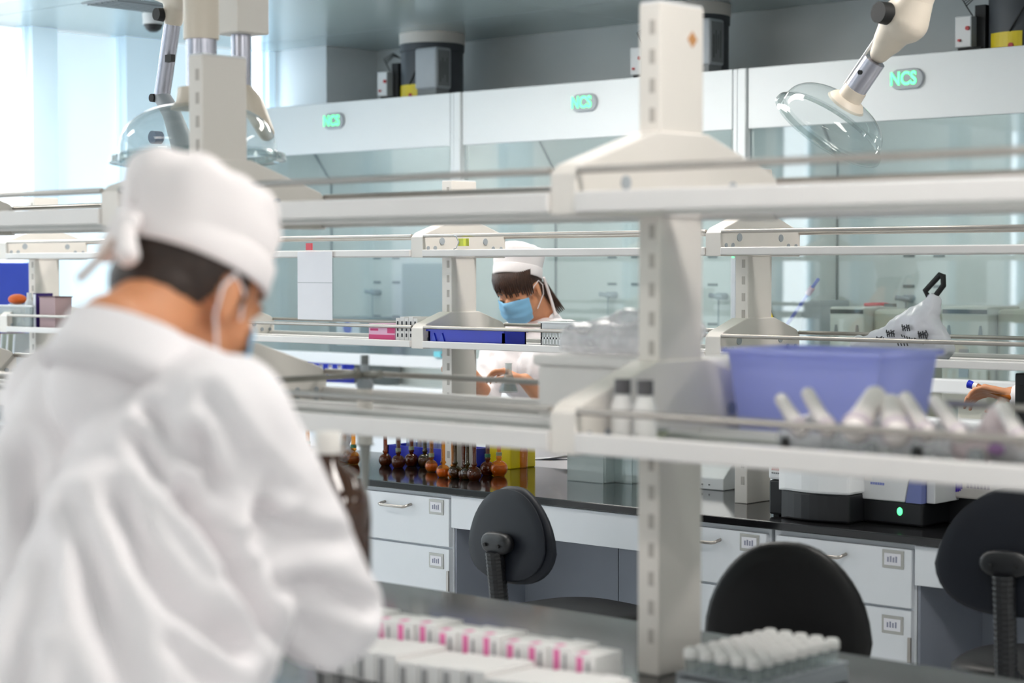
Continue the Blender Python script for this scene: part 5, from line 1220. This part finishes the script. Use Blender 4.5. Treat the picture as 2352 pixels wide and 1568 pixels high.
# hair: back mass, side mass in front of the ear, long fringe
bm = bmesh.new(); ellip(bm, (0, -.018, .042), (.083, .092, .082), H); ellip(bm, (0, -.055, -.01), (.066, .05, .06), H)
hr = remeshed('hair', bm, .005, M_hairb, wom, 2, lambda co, n_: .0015*noise.noise(co*150))
Hi = H.inverted(); me = hr.data; b2 = bmesh.new(); b2.from_mesh(me)
dl = [v for v in b2.verts if (lambda q: (q.y > -.02 and q.z < .028) or q.y > .055)(Hi @ v.co)]; bmesh.ops.delete(b2, geom=dl, context='VERTS'); b2.to_mesh(me); b2.free()
bm = bmesh.new()
for k in range(30):
    a = R(-78+156*k/29); x_, y_ = .080*math.sin(a), .098*math.cos(a); ln = (.036 if 13 < k < 20 else .056)+.018*abs(math.sin(k*2.1)) if abs(math.sin(a)) < .85 else .085
    x2, y2 = .083*math.sin(a+.12), .103*math.cos(a+.12)
    tube(bm, [H @ Vector((x_*.75, y_*.68, .118)), H @ Vector((x_*.97, y_*.97, .092)), H @ Vector((x2, y2*1.02, .072)), H @ Vector((x2*1.01, y2*1.05, .088-ln*.6)), H @ Vector((x2*.98, y2*1.01, .084-ln))], [.007, .0078, .0075, .006, .002], 7)
obj('fringe', bm, M_hairb, wom, smooth=True)
bm = bmesh.new()
for k in range(6):
    y_ = -.02-.006*k; tube(bm, [H @ Vector((-.07+.006*k, -.07, .0)), H @ Vector((-.075+.008*k, -.095, -.06)), H @ Vector((-.10+.008*k, -.11, -.13-.004*k))], [.009, .008, .002], 7)
obj('ponytail', bm, M_hairb, wom, smooth=True)
make_mask(H, wom); eyes(H, wom)
# clear flask in her hand and glassware in front of her
p = at(1168, 868, 5.60)
t = thing('conical_flask', 'clear conical flask held up in the woman hand', 'flask', (p.x, p.y, p.z-.06))
bm = bmesh.new(); lathe(bm, [(0, 0), (.036, 0), (.038, .006), (.013, .08), (.013, .11), (.016, .112), (.011, .11), (.011, .08), (.034, .006), (0, .004)], 28, Matrix.Translation((p.x, p.y, p.z-.055))); obj('flask_glass', bm, M_clear, t, smooth=True); bm = bmesh.new(); lathe(bm, [(0, .006), (.032, .006), (.022, .035), (0, .035)], 24, Matrix.Translation((p.x, p.y, p.z-.055))); obj('clear_liquid', bm, M_clear, t, smooth=True)
# ---- third worker, only a hand and cuff inside the frame
S = 1.0
hp = at(2285, 893, 5.72)
N = Vector((-2.42, 6.05, 1.42)); H = head_frame(Vector((-2.44, 5.95, 1.53)), R(180), R(22), S)
sL = Vector((-2.24, 6.04, 1.34)); sR = Vector((-2.60, 6.04, 1.34)); wR = at(2322, 906, 5.74); eR = wR+Vector((.23, .10, -.03)); eL = Vector((-2.16, 5.92, 1.12)); wL = Vector((-2.25, 5.72, 1.1))
pel = Vector((-2.42, 6.16, .92))
thr = person('person at the right edge, only a hand gripping an amber flask neck visible', (pel.x, pel.y, 0), H, N, (sL, sR), (eL, eR), (wL, wR),
       ((Vector((-.5, -.6, .1)), Vector((0, -.2, -1)), 1), (Vector((-1, -.10, .12)), Vector((.0, -.45, -.9)), -1)), pel,
       (Vector((-2.32, 6.1, .5)), Vector((-2.52, 6.1, .5))), (Vector((-2.31, 6.18, .09)), Vector((-2.53, 6.18, .09))), None, None, curl=.62, voxel=.006)
bm = bmesh.new(); ac = (sR-sL).normalized(); ch = (sL+sR)/2
capsule(bm, sL, .066, sR, .066, 18)
for k in (-1, 1): capsule(bm, ch+ac*.07*k+Vector((0, 0, -.06)), .11, pel+ac*.07*k+Vector((0, 0, .1)), .12, 20)
lathe(bm, [(0, -.42), (.27, -.42), (.25, -.2), (.22, .1), (.16, .2), (0, .2)], 36, Matrix.Translation((pel.x, pel.y-.02, pel.z)), 1.0, .72)
for s_, e_, w_ in ((sL, eL, wL), (sR, eR, wR)): capsule(bm, s_, .066, e_, .058, 18); capsule(bm, e_, .058, e_.lerp(w_, .86), .045, 18)
remeshed('coat', bm, .009, M_coat, thr, 5, seg_fold([]))
make_cap(H, thr, .095, .12, (0, -.02), 5.0, .6, 8, .055); make_mask(H, thr); eyes(H, thr)
bm = bmesh.new(); ellip(bm, (0, -.018, .042), (.083, .092, .078), H); obj('hair', bm, M_hair, thr, smooth=True)
t = thing('held_flask', 'amber flask with a blue stopper held sideways at the right edge', 'flask', (hp.x, hp.y, hp.z))
n0, n1 = at(2232, 884, 5.725), at(2345, 918, 5.725); d_ = (n1-n0).normalized()
obj('flask_neck', CY(n0+d_*.012, n1, .0095, .012), mat('amber_solid', (170, 92, 20), .15, 0, .1, 20), t, smooth=True); obj('blue_stopper', CY(n0-d_*.012, n0+d_*.006, .014, .012), M_bluet, t, smooth=True); obj('white_band', CY(n0+d_*.008, n0+d_*.022, .0125), M_white, t, smooth=True)
bm = bmesh.new(); ellip(bm, n1+d_*.05, (.055, .05, .05)); obj('flask_bulb', bm, M_amberd, t, smooth=True)
